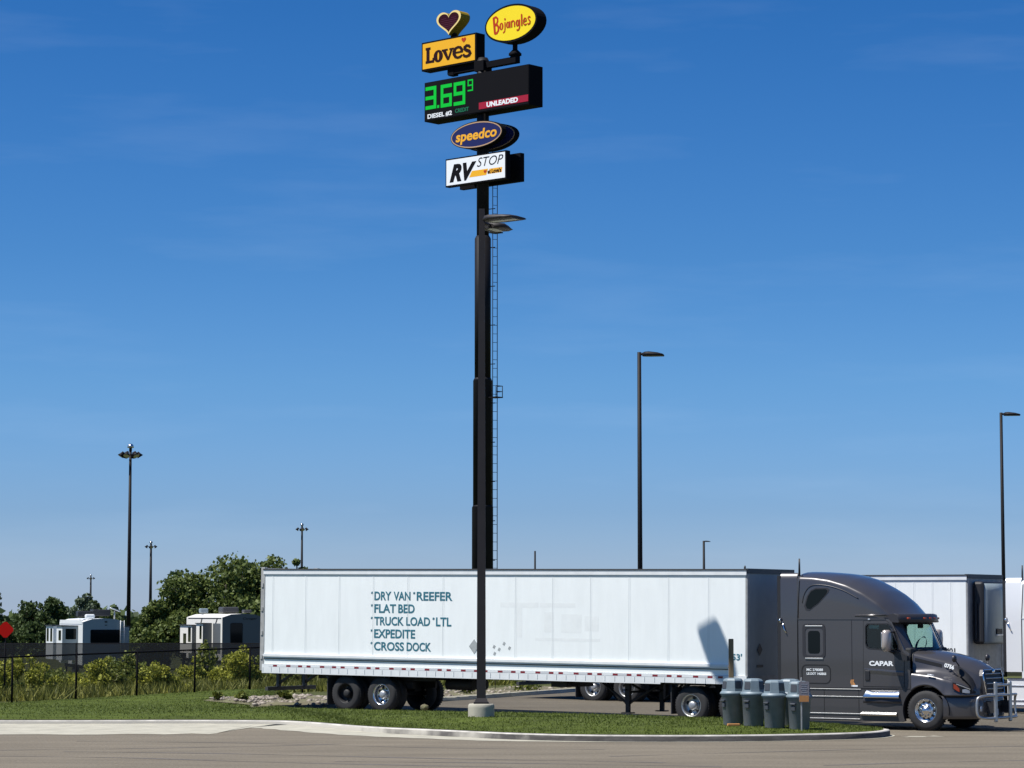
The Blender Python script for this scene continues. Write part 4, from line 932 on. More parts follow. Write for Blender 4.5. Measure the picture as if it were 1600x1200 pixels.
# first brand board: yellow with dark serif word
lv = board('brand_board', -3.87, -.16, 29.90, 31.34, -.31, .31, M['yellow'], .085)
yb = -.334
def letters(defs, m, parent, x0, z0, sx, sz, y):
    o = []
    for i, (V, F) in enumerate(defs):
        o.append(flat('brand_lettering', [(x0+p[0]*sx, z0+p[1]*sz) for p in V], F, y-.0015*i, m, parent))
    return o
def merge(defs, m, parent, x0, z0, sx, sz, y, name='brand_lettering'):
    mb = MB()
    for i, (V, F) in enumerate(defs): mb.add([(x0+p[0]*sx, y-.0012*i, Z(z0+p[1]*sz)) for p in V], F)
    return mb.build(name, m, parent)
def oval(cx, cz, a, b, w, n=28):
    V = []
    for i in range(n):
        t = 2*math.pi*i/n; V += [(cx+a*math.cos(t), cz+b*math.sin(t)), (cx+(a-w*1.15)*math.cos(t), cz+(b-w*.62)*math.sin(t))]
    return V, [(2*i, 2*i+1, 2*((i+1) % n)+1, 2*((i+1) % n)) for i in range(n)]
def rect(x0, z0, x1, z1): return [(x0, z0), (x1, z0), (x1, z1), (x0, z1)], [(0, 1, 2, 3)]
def quad(*P): return list(P), [tuple(range(len(P)))]
Lq = [rect(.05, 0, .25, 1.0), rect(0, 0, .52, .16), rect(0, .85, .31, 1.0), quad((.42, 0), (.54, 0), (.56, .30), (.44, .30))]
Lo = [oval(.80, .35, .29, .38, .20)]
Lv = [quad((1.02, .70), (1.40, .70), (1.40, .60), (1.02, .60)), quad((1.50, .70), (1.78, .70), (1.78, .60), (1.50, .60)), quad((1.06, .62), (1.29, .62), (1.49, 0), (1.35, 0)), quad((1.58, .62), (1.70, .62), (1.48, 0), (1.38, 0))]
Le = [ribbon([(2.28, .36), (2.27, .50), (2.18, .64), (2.04, .68), (1.88, .62), (1.80, .46), (1.80, .28), (1.88, .10), (2.02, .02), (2.18, .05), (2.30, .15)], [.16, .18, .16, .14, .16, .20, .20, .16, .14, .14, .09]), rect(1.84, .31, 2.34, .40)]
Ls = [ribbon([(2.78, .52), (2.72, .64), (2.58, .68), (2.46, .60), (2.46, .48), (2.58, .38), (2.74, .30), (2.80, .17), (2.72, .04), (2.56, 0), (2.42, .06), (2.38, .18)], [.15, .15, .15, .17, .18, .19, .19, .18, .16, .15, .15, .12])]
merge(Lq+Lo+Lv+Le+Ls, M['brown'], lv, -3.58, 30.24, 1.085, .80, yb)
flat('heart_mark', heart(-.98, 31.07, .30, .26), [tuple(range(48))], yb-.004, M['redletter'], lv)
# oval brand board
def oboard(name, cx, cz, a, b, y0, y1, facem, inset, ring=None):
    c = MB().prism([(x, Z(z)) for x, z in ell(cx, cz, a, b)], y0, y1).build(name, M['blacksign'], sg)
    if ring: MB().prism([(x, Z(z)) for x, z in ell(cx, cz, a-inset, b-inset)], y0-.015, y0-.001, holes=[[(x, Z(z)) for x, z in ell(cx, cz, a-inset-.055, b-inset-.055)]]).build('face_border', ring, c); inset += .055
    MB().prism([(x, Z(z)) for x, z in ell(cx, cz, a-inset, b-inset)], y0-.010, y0-.001).build('sign_face', facem, c)
    return c
bj = oboard('oval_board', 2.15, 31.45, 1.70, .93, -.35, .35, M['yellow2'], .10)
bl = []
def st(P, w): bl.append(ribbon(P, w*(1.15 if w > .115 else .98)))
BW = 1.18
st([(.02, .86), (.14, -.18)], .15)                                                   # B leaning
st([(-.02, .80), (.22, .86), (.36, .74), (.36, .56), (.26, .42), (.08, .38)], .12); st([(.10, .37), (.32, .36), (.44, .20), (.42, .0), (.30, -.14), (.12, -.16)], .13)
bl.append(oval(.68, .22, .17, .23, .11))
st([(.98, .44), (.99, .05), (.95, -.14), (.82, -.20)], .10); bl.append((ell(.98, .62, .065, .075, 12), [tuple(range(12))]))
bl.append(oval(1.22, .24, .15, .20, .10)); st([(1.38, .44), (1.39, .03)], .10)
st([(1.53, .44), (1.54, .04)], .10); st([(1.54, .36), (1.66, .44), (1.77, .36), (1.79, .04)], .095)
bl.append(oval(2.03, .24, .15, .20, .10)); st([(2.19, .44), (2.20, -.06), (2.12, -.19), (1.96, -.19)], .095)
st([(2.37, .74), (2.39, .02)], .11)
st([(2.55, .25), (2.78, .29), (2.74, .42), (2.62, .45), (2.53, .33), (2.54, .13), (2.65, .03), (2.79, .09)], .085)
st([(3.10, .46), (2.98, .50), (2.90, .41), (2.98, .30), (3.08, .22), (3.05, .08), (2.93, .04), (2.86, .10)], .085)
merge(bl, M['redletter'], bj, 1.02, 31.20, .78, .80, -.364)
# price board
pb = board('price_board', -3.48, 3.46, 27.28, 29.24, -.5, .5, None)
MB().box((-.01, -.506, Z(28.26)), (6.86, .016, 1.88)).build('sign_face', M['black'], pb)
yd = -.522
def seg(dig, x, z, w, h, t, out):
    on = {'3': 'abgcd', '6': 'afgecd', '9': 'abcdfg'}[dig]
    S = {'a': rect(x, z+h-t, x+w, z+h), 'g': rect(x, z+h/2-t/2, x+w, z+h/2+t/2), 'd': rect(x, z, x+w, z+t), 'f': rect(x, z+h/2+t/2, x+t, z+h-t), 'e': rect(x, z+t, x+t, z+h/2-t/2), 'b': rect(x+w-t, z+h/2+t/2, x+w, z+h-t), 'c': rect(x+w-t, z+t, x+w, z+h/2-t/2)}
    for k in on: out.append(S[k])
for d, x, w, h, z, t in (('3', -3.40, .74, 1.14, 27.86, .18), ('6', -2.36, .76, 1.14, 27.84, .18), ('9', -1.48, .78, 1.16, 27.82, .18), ('9', -.54, .36, .58, 28.42, .07)):
    o = []; seg(d, x, z, w, h, t, o); mb = MB()
    for V, F in o: mb.add([(p[0], yd, Z(p[1])) for p in V], F)
    mb.build('price_digit', M['led'], pb)
MB().box((-2.53, yd, Z(27.93)), (.14, .004, .14)).build('decimal_point', M['led'], pb)
text('fuel_lettering', 'DIESEL #2', M['signwhite'], pb, (-2.42, yd, Z(27.50)), 1.66, .25, bold=.03)
text('credit_lettering', 'CREDIT', M['led_dim'], pb, (-.92, yd, Z(27.56)), .92, .20, bold=.02)
MB().box((1.82, yd+.002, Z(27.60)), (3.22, .01, .33)).build('grade_panel', M['redpanel'], pb)
text('grade_lettering', 'UNLEADED', M['signwhite'], pb, (1.75, yd-.006, Z(27.60)), 2.05, .25, bold=.045)
# blue oval boards in front of and behind the pole
sp1 = oboard('oval_board', .17, 26.18, 1.72, .67, -.66, -.36, M['navy'], .045, M['tan'])
text('brand_lettering', 'speedco', M['orange'], sp1, (.17, -.674, Z(26.12)), 2.72, .66, bold=.028, shear=.12)
sp2 = oboard('oval_board', .10, 26.18, 1.72, .67, .36, .66, M['navy'], .045, M['tan'])
# white board in front, its twin behind
rv = board('brand_board', -1.88, 2.14, 23.80, 25.19, -.66, -.38, M['signwhite'], .07)
rb = MB().box((.13, .5, Z(24.5)), (4.02, .28, 1.39)).build('brand_board', M['blacksign'], sg)
text('brand_lettering', 'RV', M['brown'], rv, (-.70, -.682, Z(24.44)), 1.78, .88, bold=.055, shear=.32).data.materials[0] = M['black']
text('brand_lettering', 'STOP', M['black'], rv, (1.10, -.682, Z(24.80)), 1.72, .44, shear=.30, bold=-.008)
flat('brand_stripe', [(-.28, 24.12), (.85, 24.12), (.97, 24.42), (-.10, 24.42)], [(0, 1, 2, 3)], -.681, M['yellow'], rv)
flat('heart_mark', heart(.78, 24.28, .20, .18), [tuple(range(48))], -.684, M['redletter'], rv)
text('brand_lettering', "at Love's", M['brown'], rv, (1.38, -.682, Z(24.28)), .88, .22, bold=.03)
flat('brand_stripe', [(1.0, 24.15), (1.86, 24.15), (1.90, 24.40), (1.05, 24.40)], [(0, 1, 2, 3)], -.679, M['orange'], rv)

# ---------------------------------------------------------------- light poles
def area_head(parent, z, ang, L_=.95, arm=.18, w=.36, m='bronze_near'):
    c, s = math.cos(ang), math.sin(ang)
    def tr(p): return (p[0]*c-p[1]*s, p[0]*s+p[1]*c, p[2]+z)
    ln = lambda t: arm+L_*t
    st_ = [(0, .16, .10), (.10, .40, .14), (.3, .5, .15), (.7, .48, .11), (.93, .45, .06), (1, .38, .03)]
    rings = [[tr((ln(t), y*w/.5*ww/.5*.5, zz)) for y, zz in ((-1, 0), (-.8, h*.7), (0, h), (.8, h*.7), (1, 0), (.7, -.03), (-.7, -.03))] for t, ww, h in st_]
    mb = MB().loft(rings, closed=True, cap=True); mb.cyl(tr((.0, 0, .05)), tr((arm+.1, 0, .05)), .05, n=8)
    h = mb.build('lamp_head', M[m], parent)
    MB().loft([[tr((ln(t), y*ww*w, -.034)) for y in (-.55, .55)] for t, ww, _ in st_[1:5]]).build('lens', M['brush'], h)
    return h
nz0 = lawn_z(-.78, 68.25)
lp = empty('light_pole', (-.775, 68.25, .30), 0, 0, 'nearest dark brown light pole on a round concrete footing with two lamp heads', 'light pole')
MB().lathe([(.325, -.4), (.335, .26), (.325, .33), (.30, .355), (.001, .36)], 32).build('footing', M['concrete'], lp)
mb = MB()
for z0, z1, a, b in ((.36, .40, .19, .19), (.40, .50, .17, .13), ): mb.loft([[(x*k, y*k, z) for x, y in ((-1, -1), (1, -1), (1, 1), (-1, 1))] for z, k in ((z0, a), (z1, b))], closed=True, cap=True, smooth=False)
mb.build('base_cover', M['bronze_near'], lp)
MB().loft([[(x*k, y*k, z) for x, y in ((-1, -1), (1, -1), (1, 1), (-1, 1))] for z, k in ((.45, .115), (12.95, .075))], closed=True, cap=True, smooth=False).build('pole', M['bronze_near'], lp)
area_head(lp, 12.62, R(-38), 1.0, .2, .42); area_head(lp, 12.55, R(66), .74, .47, .41)
def simple_pole(x, y, zt, ang, label, w=.075):
    z0 = ground_z(x, y)-.1; p = empty('light_pole', (x, y, z0), 0, 0, label, 'light pole', 'slim dark poles with one lamp head behind the trailers')
    MB().cyl((0, 0, 0), (0, 0, zt-z0), w*1.35, w*.95, n=10).build('pole', M['bronze'], p); area_head(p, zt-z0-.12, ang, .78, .12, .36, 'bronze'); return p
simple_pole(4.66, 98, 12.47, R(-8), 'tall slim light pole rising behind the middle of the white lettered trailer')
simple_pole(23.35, 128, 12.5, R(-8), 'slim light pole rising behind the refrigerated trailer at the right edge')
simple_pole(26.15, 367, 12.9, R(0), 'small distant light pole with one arm above the front of the lettered trailer', .16).scale = (1, 1, 1)
q = empty('mast', (2.82, 330, ground_z(3, 330)), 0, 0, 'thin bare distant mast above the middle of the lettered trailer', 'mast'); MB().cyl((0, 0, 0), (0, 0, 11.8), .14, .11, n=8).build('pole', M['bronze'], q)
def mast(x, y, zt, w, sc, label, nh=6):
    z0 = ground_z(x, y)-.1; p = empty('floodlight_mast', (x, y, z0), 0, 0, label, 'floodlight mast', 'floodlight masts beyond the fences')
    H = zt-z0; MB().cyl((0, 0, 0), (0, 0, H), w, w*.55, n=12).build('pole', M['bronze'], p)
    rg = MB(); rg.lathe([(.32*sc, H-.50*sc), (.36*sc, H-.46*sc), (.36*sc, H-.40*sc), (.32*sc, H-.36*sc)], 20); rg.cyl((0, 0, H-.1*sc), (0, 0, H+.14*sc), .12*sc, n=10); rg.build('lamp_ring', M['bronze'], p)
    for k in range(nh):
        a = 2*math.pi*k/nh+.25; c, s = math.cos(a), math.sin(a); hh = MB(); ctr = Vector((c*.74*sc, s*.74*sc, H-.46*sc)); d = Vector((c*.55, s*.55, -.84)).normalized()
        hh.cyl(ctr-d*.17*sc, ctr+d*.12*sc, .14*sc, .27*sc, n=16); hh.cyl(ctr-d*.32*sc, ctr-d*.17*sc, .10*sc, .14*sc, n=12); hh.cyl((c*.3*sc, s*.3*sc, H-.43*sc), ctr-d*.2*sc, .05*sc, n=6)
        h = hh.build('lamp_head', M['bronze'], p); MB().cyl(ctr+d*.121*sc, ctr+d*.13*sc, .25*sc, n=16).build('lens', M['brush'], h)
    MB().lathe([(.001, H+.50*sc), (.16*sc, H+.46*sc), (.25*sc, H+.34*sc), (.27*sc, H+.16*sc), (.001, H+.14*sc)], 16).build('top_cap', M['alu'], p)
    return p
mast(-31.27, 220, 16.35, .19, 1.0, 'tallest dark floodlight mast with a ring of lamps beside the left camper')
mast(-57.66, 430, 14.1, .30, 1.0, 'floodlight mast rising above the left slope of the big tree', 4)
mast(-109.4, 700, 12.7, .36, 1.1, 'faint distant floodlight mast above the roof of the left camper', 4)
mast(-30.43, 390, 15.6, .24, .95, 'floodlight mast beside the right end of the big tree above the trailer roof', 4)

# ---------------------------------------------------------------- bins, post and notice on the island
def bin_(x, y, rz, label):
    b = empty('trash_bin', (x, y, lawn_z(x, y)-.01), rz, 0, label, 'trash bin', 'grey trash bins on the island')
    mb = MB().lathe([(.001, 0), (.225, 0), (.235, .02), (.272, .70), (.292, .72), (.298, .76), (.28, .77)], 36); bo = mb.build('bin_body', M['bin'], b)
    for s in (-1, 1):
        mb = MB(); mb.rbox((s*.285, 0, .60), (.06, .15, .05), .015); mb.rbox((s*.275, 0, .50), (.03, .12, .12), .012); mb.build('handle', M['flap'], bo)
    def oct_(r, k=.36): return [(math.cos(R(a+22.5))*r*1.04, math.sin(R(a+22.5))*r*1.04) for a in range(0, 360, 45)]
    mb = MB().lathe([(.31, .755), (.318, .77), (.305, .80), (.275, .83)], 36)
    mb.loft([[(px, py, z) for px, py in oct_(r)] for r, z in ((.268, .82), (.255, .90), (.232, 1.085), (.20, 1.125), (.12, 1.142))], closed=True, cap=True, smooth=False)
    ld = mb.build('bin_lid', M['lid'], b)
    for k in range(4):
        a = R(90*k); c, s = math.cos(a), math.sin(a); P = []
        for w, z, r in ((-.085, .89, .253), (.085, .89, .253), (.078, 1.065, .232), (-.078, 1.065, .232)): P.append((c*(r+.004)-s*w, s*(r+.004)+c*w, z))
        MB().add(P, [(0, 1, 2, 3)]).build('flap', M['flap'], ld)
    return b
bin_(5.34, 65.35, R(28), 'leftmost grey trash bin with domed lid beneath the wooden post')
bin_(5.79, 64.9, R(50), 'second grey trash bin from the left between two other bins')
bin_(6.24, 64.3, R(40), 'middle grey trash bin nearest the camera with its whole body showing')
bin_(6.72, 65.5, R(20), 'grey trash bin mostly hidden behind the two right bins')
bin_(6.80, 64.05, R(52), 'rightmost grey trash bin behind the small hanging notice')
wp = empty('wooden_post', (5.62, 69.3, .15), 0, 0, 'weathered square wooden post behind the leftmost bin', 'post')
MB().rbox((0, 0, 1.06), (.125, .125, 2.12), .012).build('post', M['wood'], wp); MB().box((0, 0, 2.123), (.11, .11, .006)).build('end_grain', M['wood'], wp)
nt_ = empty('notice_post', (6.80, 63.55, lawn_z(6.8, 63.6)-.02), 0, 0, 'thin metal post with small grey and orange notice before the right bin', 'notice')
MB().rbox((0, 0, .63), (.035, .03, 1.26), .006).build('post', M['frame_grey'], nt_)
pl_ = MB().prism(rrect(-.06, .68, .18, 1.17, .03), -.032, -.022).build('notice_board', M['placard2'], nt_)
MB().prism(rrect(-.05, .695, .17, .84, .012), -.036, -.030).build('orange_label', M['rust'], pl_)
mb = MB()
for z, w in ((1.10, .15), (1.055, .12), (1.0, .16), (.955, .1), (.905, .14)): mb.box((.06, -.034, z), (w, .004, .016))
mb.build('notice_text', M['steel'], pl_)

ic = bmesh.new(); bmesh.ops.create_icosphere(ic, subdivisions=2, radius=.13)
for v in ic.verts: v.co *= random.uniform(.85, 1.12); v.co.z *= .7
sm_ = bpy.data.meshes.new('stone'); ic.to_mesh(sm_); ic.free(); sm_.materials.append(M['gravel']); st_o = bpy.data.objects.new('stone', sm_); COL.objects.link(st_o); st_o.location = (-2.45, 75.9, base(-2.45, 75.9)+.20)
tag(st_o, 'single round grey stone at the grass edge before the trailer wheels', 'stone')
yb_ = MB().rbox((0, 0, .03), (.30, .12, .06), .012).build('wood_block', M['rust']); yb_.location = (5.30, 64.75, lawn_z(5.3, 64.75)+.0); yb_.rotation_euler = (0, 0, .15)
tag(yb_, 'small flat yellow brown block lying at the foot of the leftmost bin', 'block')

# ---------------------------------------------------------------- fences
fe = empty('chain_link_fence', (FA.x, FA.y, 0), math.atan2(FD.y, FD.x), 0, 'low black chain link fence along the back of the lawn', 'fence')
PS = 2.80; zz = lambda t: .05+.0*t + max(-.1, .18*t/11.2)
for k in range(-7, 12):
    t = k*PS; MB().cyl((t, 0, zz(t)-.2), (t, 0, zz(t)+1.56), .035, n=10).build('post', M['black'], fe)
mb = MB()
mb.tube([(t, 0, zz(t)+1.50) for t in np.arange(-7, 12)*PS], .028, 8); mb.build('top_rail', M['black'], fe)
mb = MB(); 
for k in range(-7, 11): a, b = k*PS, (k+1)*PS; mb.add([(a, .04, zz(a)+.03), (b, .04, zz(b)+.03), (b, .04, zz(b)+1.47), (a, .04, zz(a)+1.47)], [(0, 1, 2, 3)])
mb.build('wire_mesh', M['wire'], fe)
ff = empty('privacy_fence', (-42, 127, 0), R(3), 0, 'tall black screened fence in front of the campers', 'fence')
def fz(x): return ground_z(-42+x, 127+x*.05)-.05
mb = MB(); n = 26
for k in range(n):
    a, b = k*3.05, (k+1)*3.05
    mb.add([(a, 0, fz(a)), (b, 0, fz(b)), (b, 0, 1.52), (a, 0, 1.52)], [(0, 1, 2, 3)])
mb.build('screen', M['screen'], ff)
for k in range(n+1): MB().cyl((k*3.05, .06, fz(k*3.05)-.2), (k*3.05, .06, 1.56), .035, n=8).build('post', M['black'], ff)
MB().cyl((0, .06, 1.52), (n*3.05, .06, 1.52), .025, n=8).build('top_rail', M['black'], ff)
# red diamond marker at the far left
rm = empty('end_marker', (-16.74, 89.2, ground_z(-16.7, 89.2)-.05), R(8), 0, 'red diamond marker on a thin dark post by the fence', 'marker sign')
MB().cyl((0, 0, 0), (0, 0, 2.05), .03, n=8).build('post', M['black'], rm)
MB().prism([(.05, 2.03), (.26, 2.25), (.26, 2.33), (.05, 2.55), (-.05, 2.55), (-.26, 2.33), (-.26, 2.25), (-.05, 2.03)], -.045, -.035).build('marker_panel', M['red'], rm)

# ---------------------------------------------------------------- campers
def camper(loc, rz, label, first):
    r = empty('camper_trailer', loc, rz, 0, label, 'camper'); L_ = 10.5; h0, h1 = .95, 3.72; w = 1.25
    wall = M['rv_white'] if first else M['rv_cream']; back = M['rv_grey'] if first else M['rv_dark']
    P = [(-w, h0), (w, h0), (w, 3.50), (.7, 3.68), (0, h1), (-.7, 3.68), (-w, 3.50)]
    MB().prism([(x, z) for x, z in P], 0.05, L_, 'xz').build('body', wall, r)
    cap = MB().prism([(x, z) for x, z in P], -.04, .049, 'xz').build('rear_cap', back, r)
    if first:
        wn = MB().prism(rrect(-.80, 2.25, 1.02, 3.06, .08), -.06, -.041).build('rear_window', M['seam'], cap); MB().prism(rrect(-.77, 2.28, .99, 3.03, .07), -.066, -.061).build('pane', M['dglass'], wn)
        MB().box((.25, -.05, .55+.6), (1.2, .06, .10)).build('rear_trim', M['rv_white'], cap)
        mb = MB(); mb.box((.12, -.045, 3.52), (.16, .01, .12)); mb.box((.12, -.045, 3.32), (.14, .01, .06)); mb.build('emblem', M['dark_trim'], cap)
        mb = MB()
        for x in (.98, 1.2): mb.cyl((x, -.12, 1.2), (x, -.12, 3.6), .02, n=6)
        for z in np.arange(1.3, 3.6, .28): mb.cyl((.98, -.12, z), (1.2, -.12, z), .015, n=6)
        mb.build('ladder', M['steel'], r)
    else:
        wn = MB().prism(rrect(-.78, 1.9, -.02, 3.18, .10), -.06, -.041).build('rear_window', M['seam'], cap); MB().prism(rrect(-.74, 1.94, -.06, 3.14, .09), -.066, -.061).build('pane', M['dglass'], wn)
        text('maker_lettering', 'Cougar', M['seam'], cap, (.42, -.045, 3.42), .9, .16, bold=.02, shear=.2)
        mb = MB()
        for a, b in (((-w-.004, 1.9, 3.0), (-w-.004, 1.2, 3.46)), ((-w-.004, 6.2, 2.95), (-w-.004, 5.6, 3.46))): mb.add([(a[0], a[1], a[2]), (a[0], a[1]+.35, a[2]), (b[0], b[1]+.35, b[2]), (b[0], b[1], b[2])], [(0, 1, 2, 3)])
        mb.add([(-w-.004, .3, 3.40), (-w-.004, 10, 3.40), (-w-.004, 10, 3.47), (-w-.004, .3, 3.47)], [(0, 1, 2, 3)])
        mb.build('side_stripe', M['seam'], r)
    # slide-outs on the left, one on the right
    def slide(x, sx, y0, y1, z0, z1, m, rearm, wins):
        b = MB().box(((x+sx)/2, (y0+y1)/2, (z0+z1)/2), (abs(sx-x), y1-y0, z1-z0)).build('slide_out', m, r)
        MB().box(((x+sx)/2+(.03 if sx > x else -.03), (y0+y1)/2, z1+.02), (abs(sx-x)+.1, y1-y0+.08, .05)).build('slide_roof', M['plastic'], b)
        MB().box(((x+sx)/2, y0-.012, (z0+z1)/2), (abs(sx-x)-.02, .02, z1-z0-.03)).build('slide_end', rearm, b)
        for kind, a, c, d, e in wins:
            if kind == 'end': MB().prism(rrect(a, d, c, e, .05), y0-.035, y0-.024).build('window', M['dglass'], b)
            else: MB().prism(rrect(a, d, c, e, .05), sx-.012, sx-.001, 'yz').build('window', M['dglass'], b)
        return b
    if first:
        slide(-w, -w-.95, 2.0, 4.6, 1.2, 3.25, M['rv_white'], M['rv_grey'], [('end', -w-.75, -w-.12, 2.47, 3.10), ('side', 2.5, 3.6, 2.4, 3.0)])
        slide(-w, -w-.95, 6.2, 9.6, 1.2, 3.25, M['rv_white'], M['rv_white'], [('side', 6.6, 7.5, 2.3, 3.1), ('side', 8.3, 9.2, 2.3, 3.1)])
        slide(w, w+.75, 3.0, 6.0, 1.2, 3.2, M['rv_grey'], M['rv_grey'], [])
        mb = MB(); mb.rbox((-.78, 2.6, 3.98), (.95, 1.0, .36), .06); mb.build('roof_air_conditioner', M['plastic'], r); mb = MB(); mb.rbox((.5, 5.0, 4.05), (1.1, 1.2, .42), .06); mb.build('roof_air_conditioner', M['plastic'], r)
        MB().rbox((-.72, .9, 3.84), (.55, .5, .26), .08).build('roof_vent', M['rv_white'], r)
        MB().lathe([(.001, .1), (.1, .07), (.12, 0)], 12, c=(-1.0, 3.5, 3.6)).build('roof_dome', M['rv_white'], r)
        d = MB().cyl((.78, 1.0, 3.6), (.78, 1.0, 4.20), .04, n=8).build('dish_mast', M['steel'], r); MB().box((.82, 1.0, 4.25), (.62, .42, .05), ry=.38).build('flat_dish', M['rv_white'], d)
        MB().loft([[(-w-.02, y, z) for z in (3.38, 3.62)] for y in (.2, 10.2)]).build('awning', M['rv_white'], r)
    else:
        slide(-w, -w-.55, 3.0, 4.9, 1.3, 3.12, M['rv_cream'], M['rv_dark'], [('side', 3.3, 3.9, 2.2, 3.0)])
        slide(-w, -w-.55, 6.2, 9.8, 1.3, 3.0, M['rv_cream'], M['rv_dark'], [('side', 7.9, 8.8, 1.9, 2.5), ('side', 6.5, 7.3, 2.0, 2.9)])
        MB().prism(rrect(.5, 1.35, 2.6, 3.14, .04), -w-.012, -w-.002, 'yz').build('side_panel', M['rv_dark'], r)
        mb = MB(); mb.rbox((0, 4.0, 3.95), (1.0, 1.3, .36), .07); mb.build('roof_air_conditioner', M['dark_trim'], r); MB().rbox((.5, 1.2, 3.86), (.5, .6, .2), .06).build('roof_vent', M['dark_trim'], r); MB().rbox((-.7, 8, 3.9), (.5, .5, .3), .06).build('roof_vent', M['rv_grey'], r)
    mb = MB()
    for x in (-.95, .95):
        for y in (4.6, 5.5): mb.cyl((x-.12, y, .38), (x+.12, y, .38), .38, n=20)
    mb.build('wheel', M['rubber'], r)
    mb = MB(); mb.box((0, 5, .82), (2.0, 9.5, .2))
    for x in (-.9, .9):
        for y in (.6, 9.6): mb.box((x, y, .4), (.1, .1, .8))
    mb.build('chassis', M['under'], r)
    return r
z1_ = ground_z(-24, 161)-.04
camper((-24.35, 161, -1.06), R(17), 'grey white camper with wide dark rear window at the far left', True)
camper((-16.05, 161, -.78), R(18.5), 'cream camper with dark striped side close to the lettered trailer', False)

# ---------------------------------------------------------------- trees and bushes
def leaves(name, m, parent, blobs, n, size, flat_=.35):
    """leaf clumps spread through a set of ellipsoid lobes; more towards the lobe surface"""
    wts = np.array([b[3]*b[4]*b[5] for b in blobs])**.75; wts /= wts.sum(); idx = RNG.choice(len(blobs), n, p=wts); B = np.array(blobs)[idx]
    d = RNG.normal(0, 1, (n, 3)); d /= np.linalg.norm(d, axis=1)[:, None]; r = RNG.uniform(.25, 1, n)**.42*RNG.normal(1, .09, n)
    c = B[:, :3] + d*r[:, None]*B[:, 3:6]
    s = size*RNG.uniform(.55, 1.35, n); a = RNG.normal(0, 1, (n, 3)); a /= np.linalg.norm(a, axis=1)[:, None]; b = np.cross(a, RNG.normal(0, 1, (n, 3))); b /= np.linalg.norm(b, axis=1)[:, None]
    a *= s[:, None]*.5; b *= s[:, None]*.36
    V = np.stack([c-a, c-b*1.0+a*.1, c+a, c+b*1.0+a*.1], 1).reshape(-1, 3)
    return fast_mesh(name, V, np.arange(4*n).reshape(n, 4), m, parent)
def tree(x, y, h, w, label, m='leaf', n=5000, size=.42, lobes=16, low=.08, group=None, lean=0):
    z = ground_z(x, y); t = empty('tree', (x, y, z-.1), 0, 0, label, 'tree', group)
    mb = MB(); mb.tube([(0, 0, 0), (.05, 0, h*.25), (.1*lean, 0, h*.5), (.2*lean, 0, h*.8)], h*.016, 8)
    bl_ = []
    for k in range(lobes):
        u = (k+.5)/lobes; a = k*2.4+random.random(); zc = h*(low+.12+(.90-low-.12)*u); prof = math.sin(math.pi*(.22+.74*u))**.7
        rr_ = w/2*prof*random.uniform(.25, .72); cx_, cy_ = math.cos(a)*rr_, math.sin(a)*rr_; q = w*.20*random.uniform(.75, 1.25)*(1.1-.45*u)
        bl_.append((cx_+lean*u, cy_, zc, q*1.15, q*1.15, q*.85)); mb.tube([(0, 0, h*.18+.25*zc), (cx_*.5, cy_*.5, zc*.75), (cx_*.9, cy_*.9, zc)], h*.006, 5)
    mb.build('trunk', M['bark'], t); leaves('crown', M[m], t, bl_, int(n*1.9), size*.74); return t
G1 = 'broad green trees behind the right camper'
tree(-21.0, 205, 8.5, 8.8, 'highest broad green tree behind the cream camper', n=8000, lobes=26, group=G1)
tree(-18.8, 207, 9.15, 6.6, 'green tree standing against the rear end of the lettered trailer', n=6000, lobes=22, group=G1)
tree(-24.8, 204, 7.6, 6.2, 'green tree stepping down on the left of the highest tree', n=5500, lobes=20, group=G1)
tree(-27.0, 203, 5.3, 4.2, 'low round green tree beside the tallest floodlight mast', n=3200, lobes=16, group=G1, low=.0)
tree(-29.3, 196, 4.0, 2.8, 'lowest green shrub beside the left camper', n=1600, lobes=10, group=G1, low=-.05)
tree(-30.6, 205, 4.6, 3.0, 'dark green shrub directly behind the tallest floodlight mast', n=1700, lobes=10, group=G1, low=-.05)
tree(-16.3, 206, 9.4, 2.4, 'small tree top peeking over the trailer roof by the mast', n=1500, lobes=10, group=G1)
tree(-14.0, 207, 7.4, 3.0, 'green tree hidden low behind the lettered trailer roof', n=1200, lobes=10, group=G1)
G2 = 'far dark trees at the left edge'
for x, y, h, w, lb in ((-52.0, 290, 5.7, 5.5, 'dark far tree behind the red marker'), (-48.4, 285, 6.3, 4.2, 'dark pointed far tree right of the red marker'), (-45.2, 288, 6.2, 4.0, 'dark far tree between the pointed tree and the pale tree'), (-55.0, 280, 8.9, 4.5, 'taller dark tree cut by the left edge of the view'), (-50.5, 262, 3.6, 4.6, 'low dark bush in front of the far dark trees'), (-46.5, 262, 3.4, 4.0, 'low dark bush beneath the pale tree')):
    tree(x, y, h, w, lb, 'leaf_far', 2600, .5, 15, .0, G2)
tree(-41.6, 262, 6.6, 3.4, 'pale grey green tree behind the roof of the left camper', 'leaf_pale', 1900, .42, 14, .05)
tree(-36.5, 300, 5.4, 6, 'dark far tree hidden behind the left camper', 'leaf_far', 1600, .5, 12, 0, G2)
tree(-31.5, 300, 5.4, 6, 'dark far tree between the campers', 'leaf_far', 1600, .5, 12, 0, G2)
wd = []
for k in range(150):
    x = random.uniform(-320, 420); y = random.uniform(420, 470); wd.append((x, y, random.uniform(.4, 2.4), random.uniform(6, 14), 6, random.uniform(1.6, 2.8)))
tag(leaves('tree_line', M['leaf_far'], None, wd, 42000, 1.4), 'low far-off belt of woods along the horizon', 'woods', None, 'stuff')
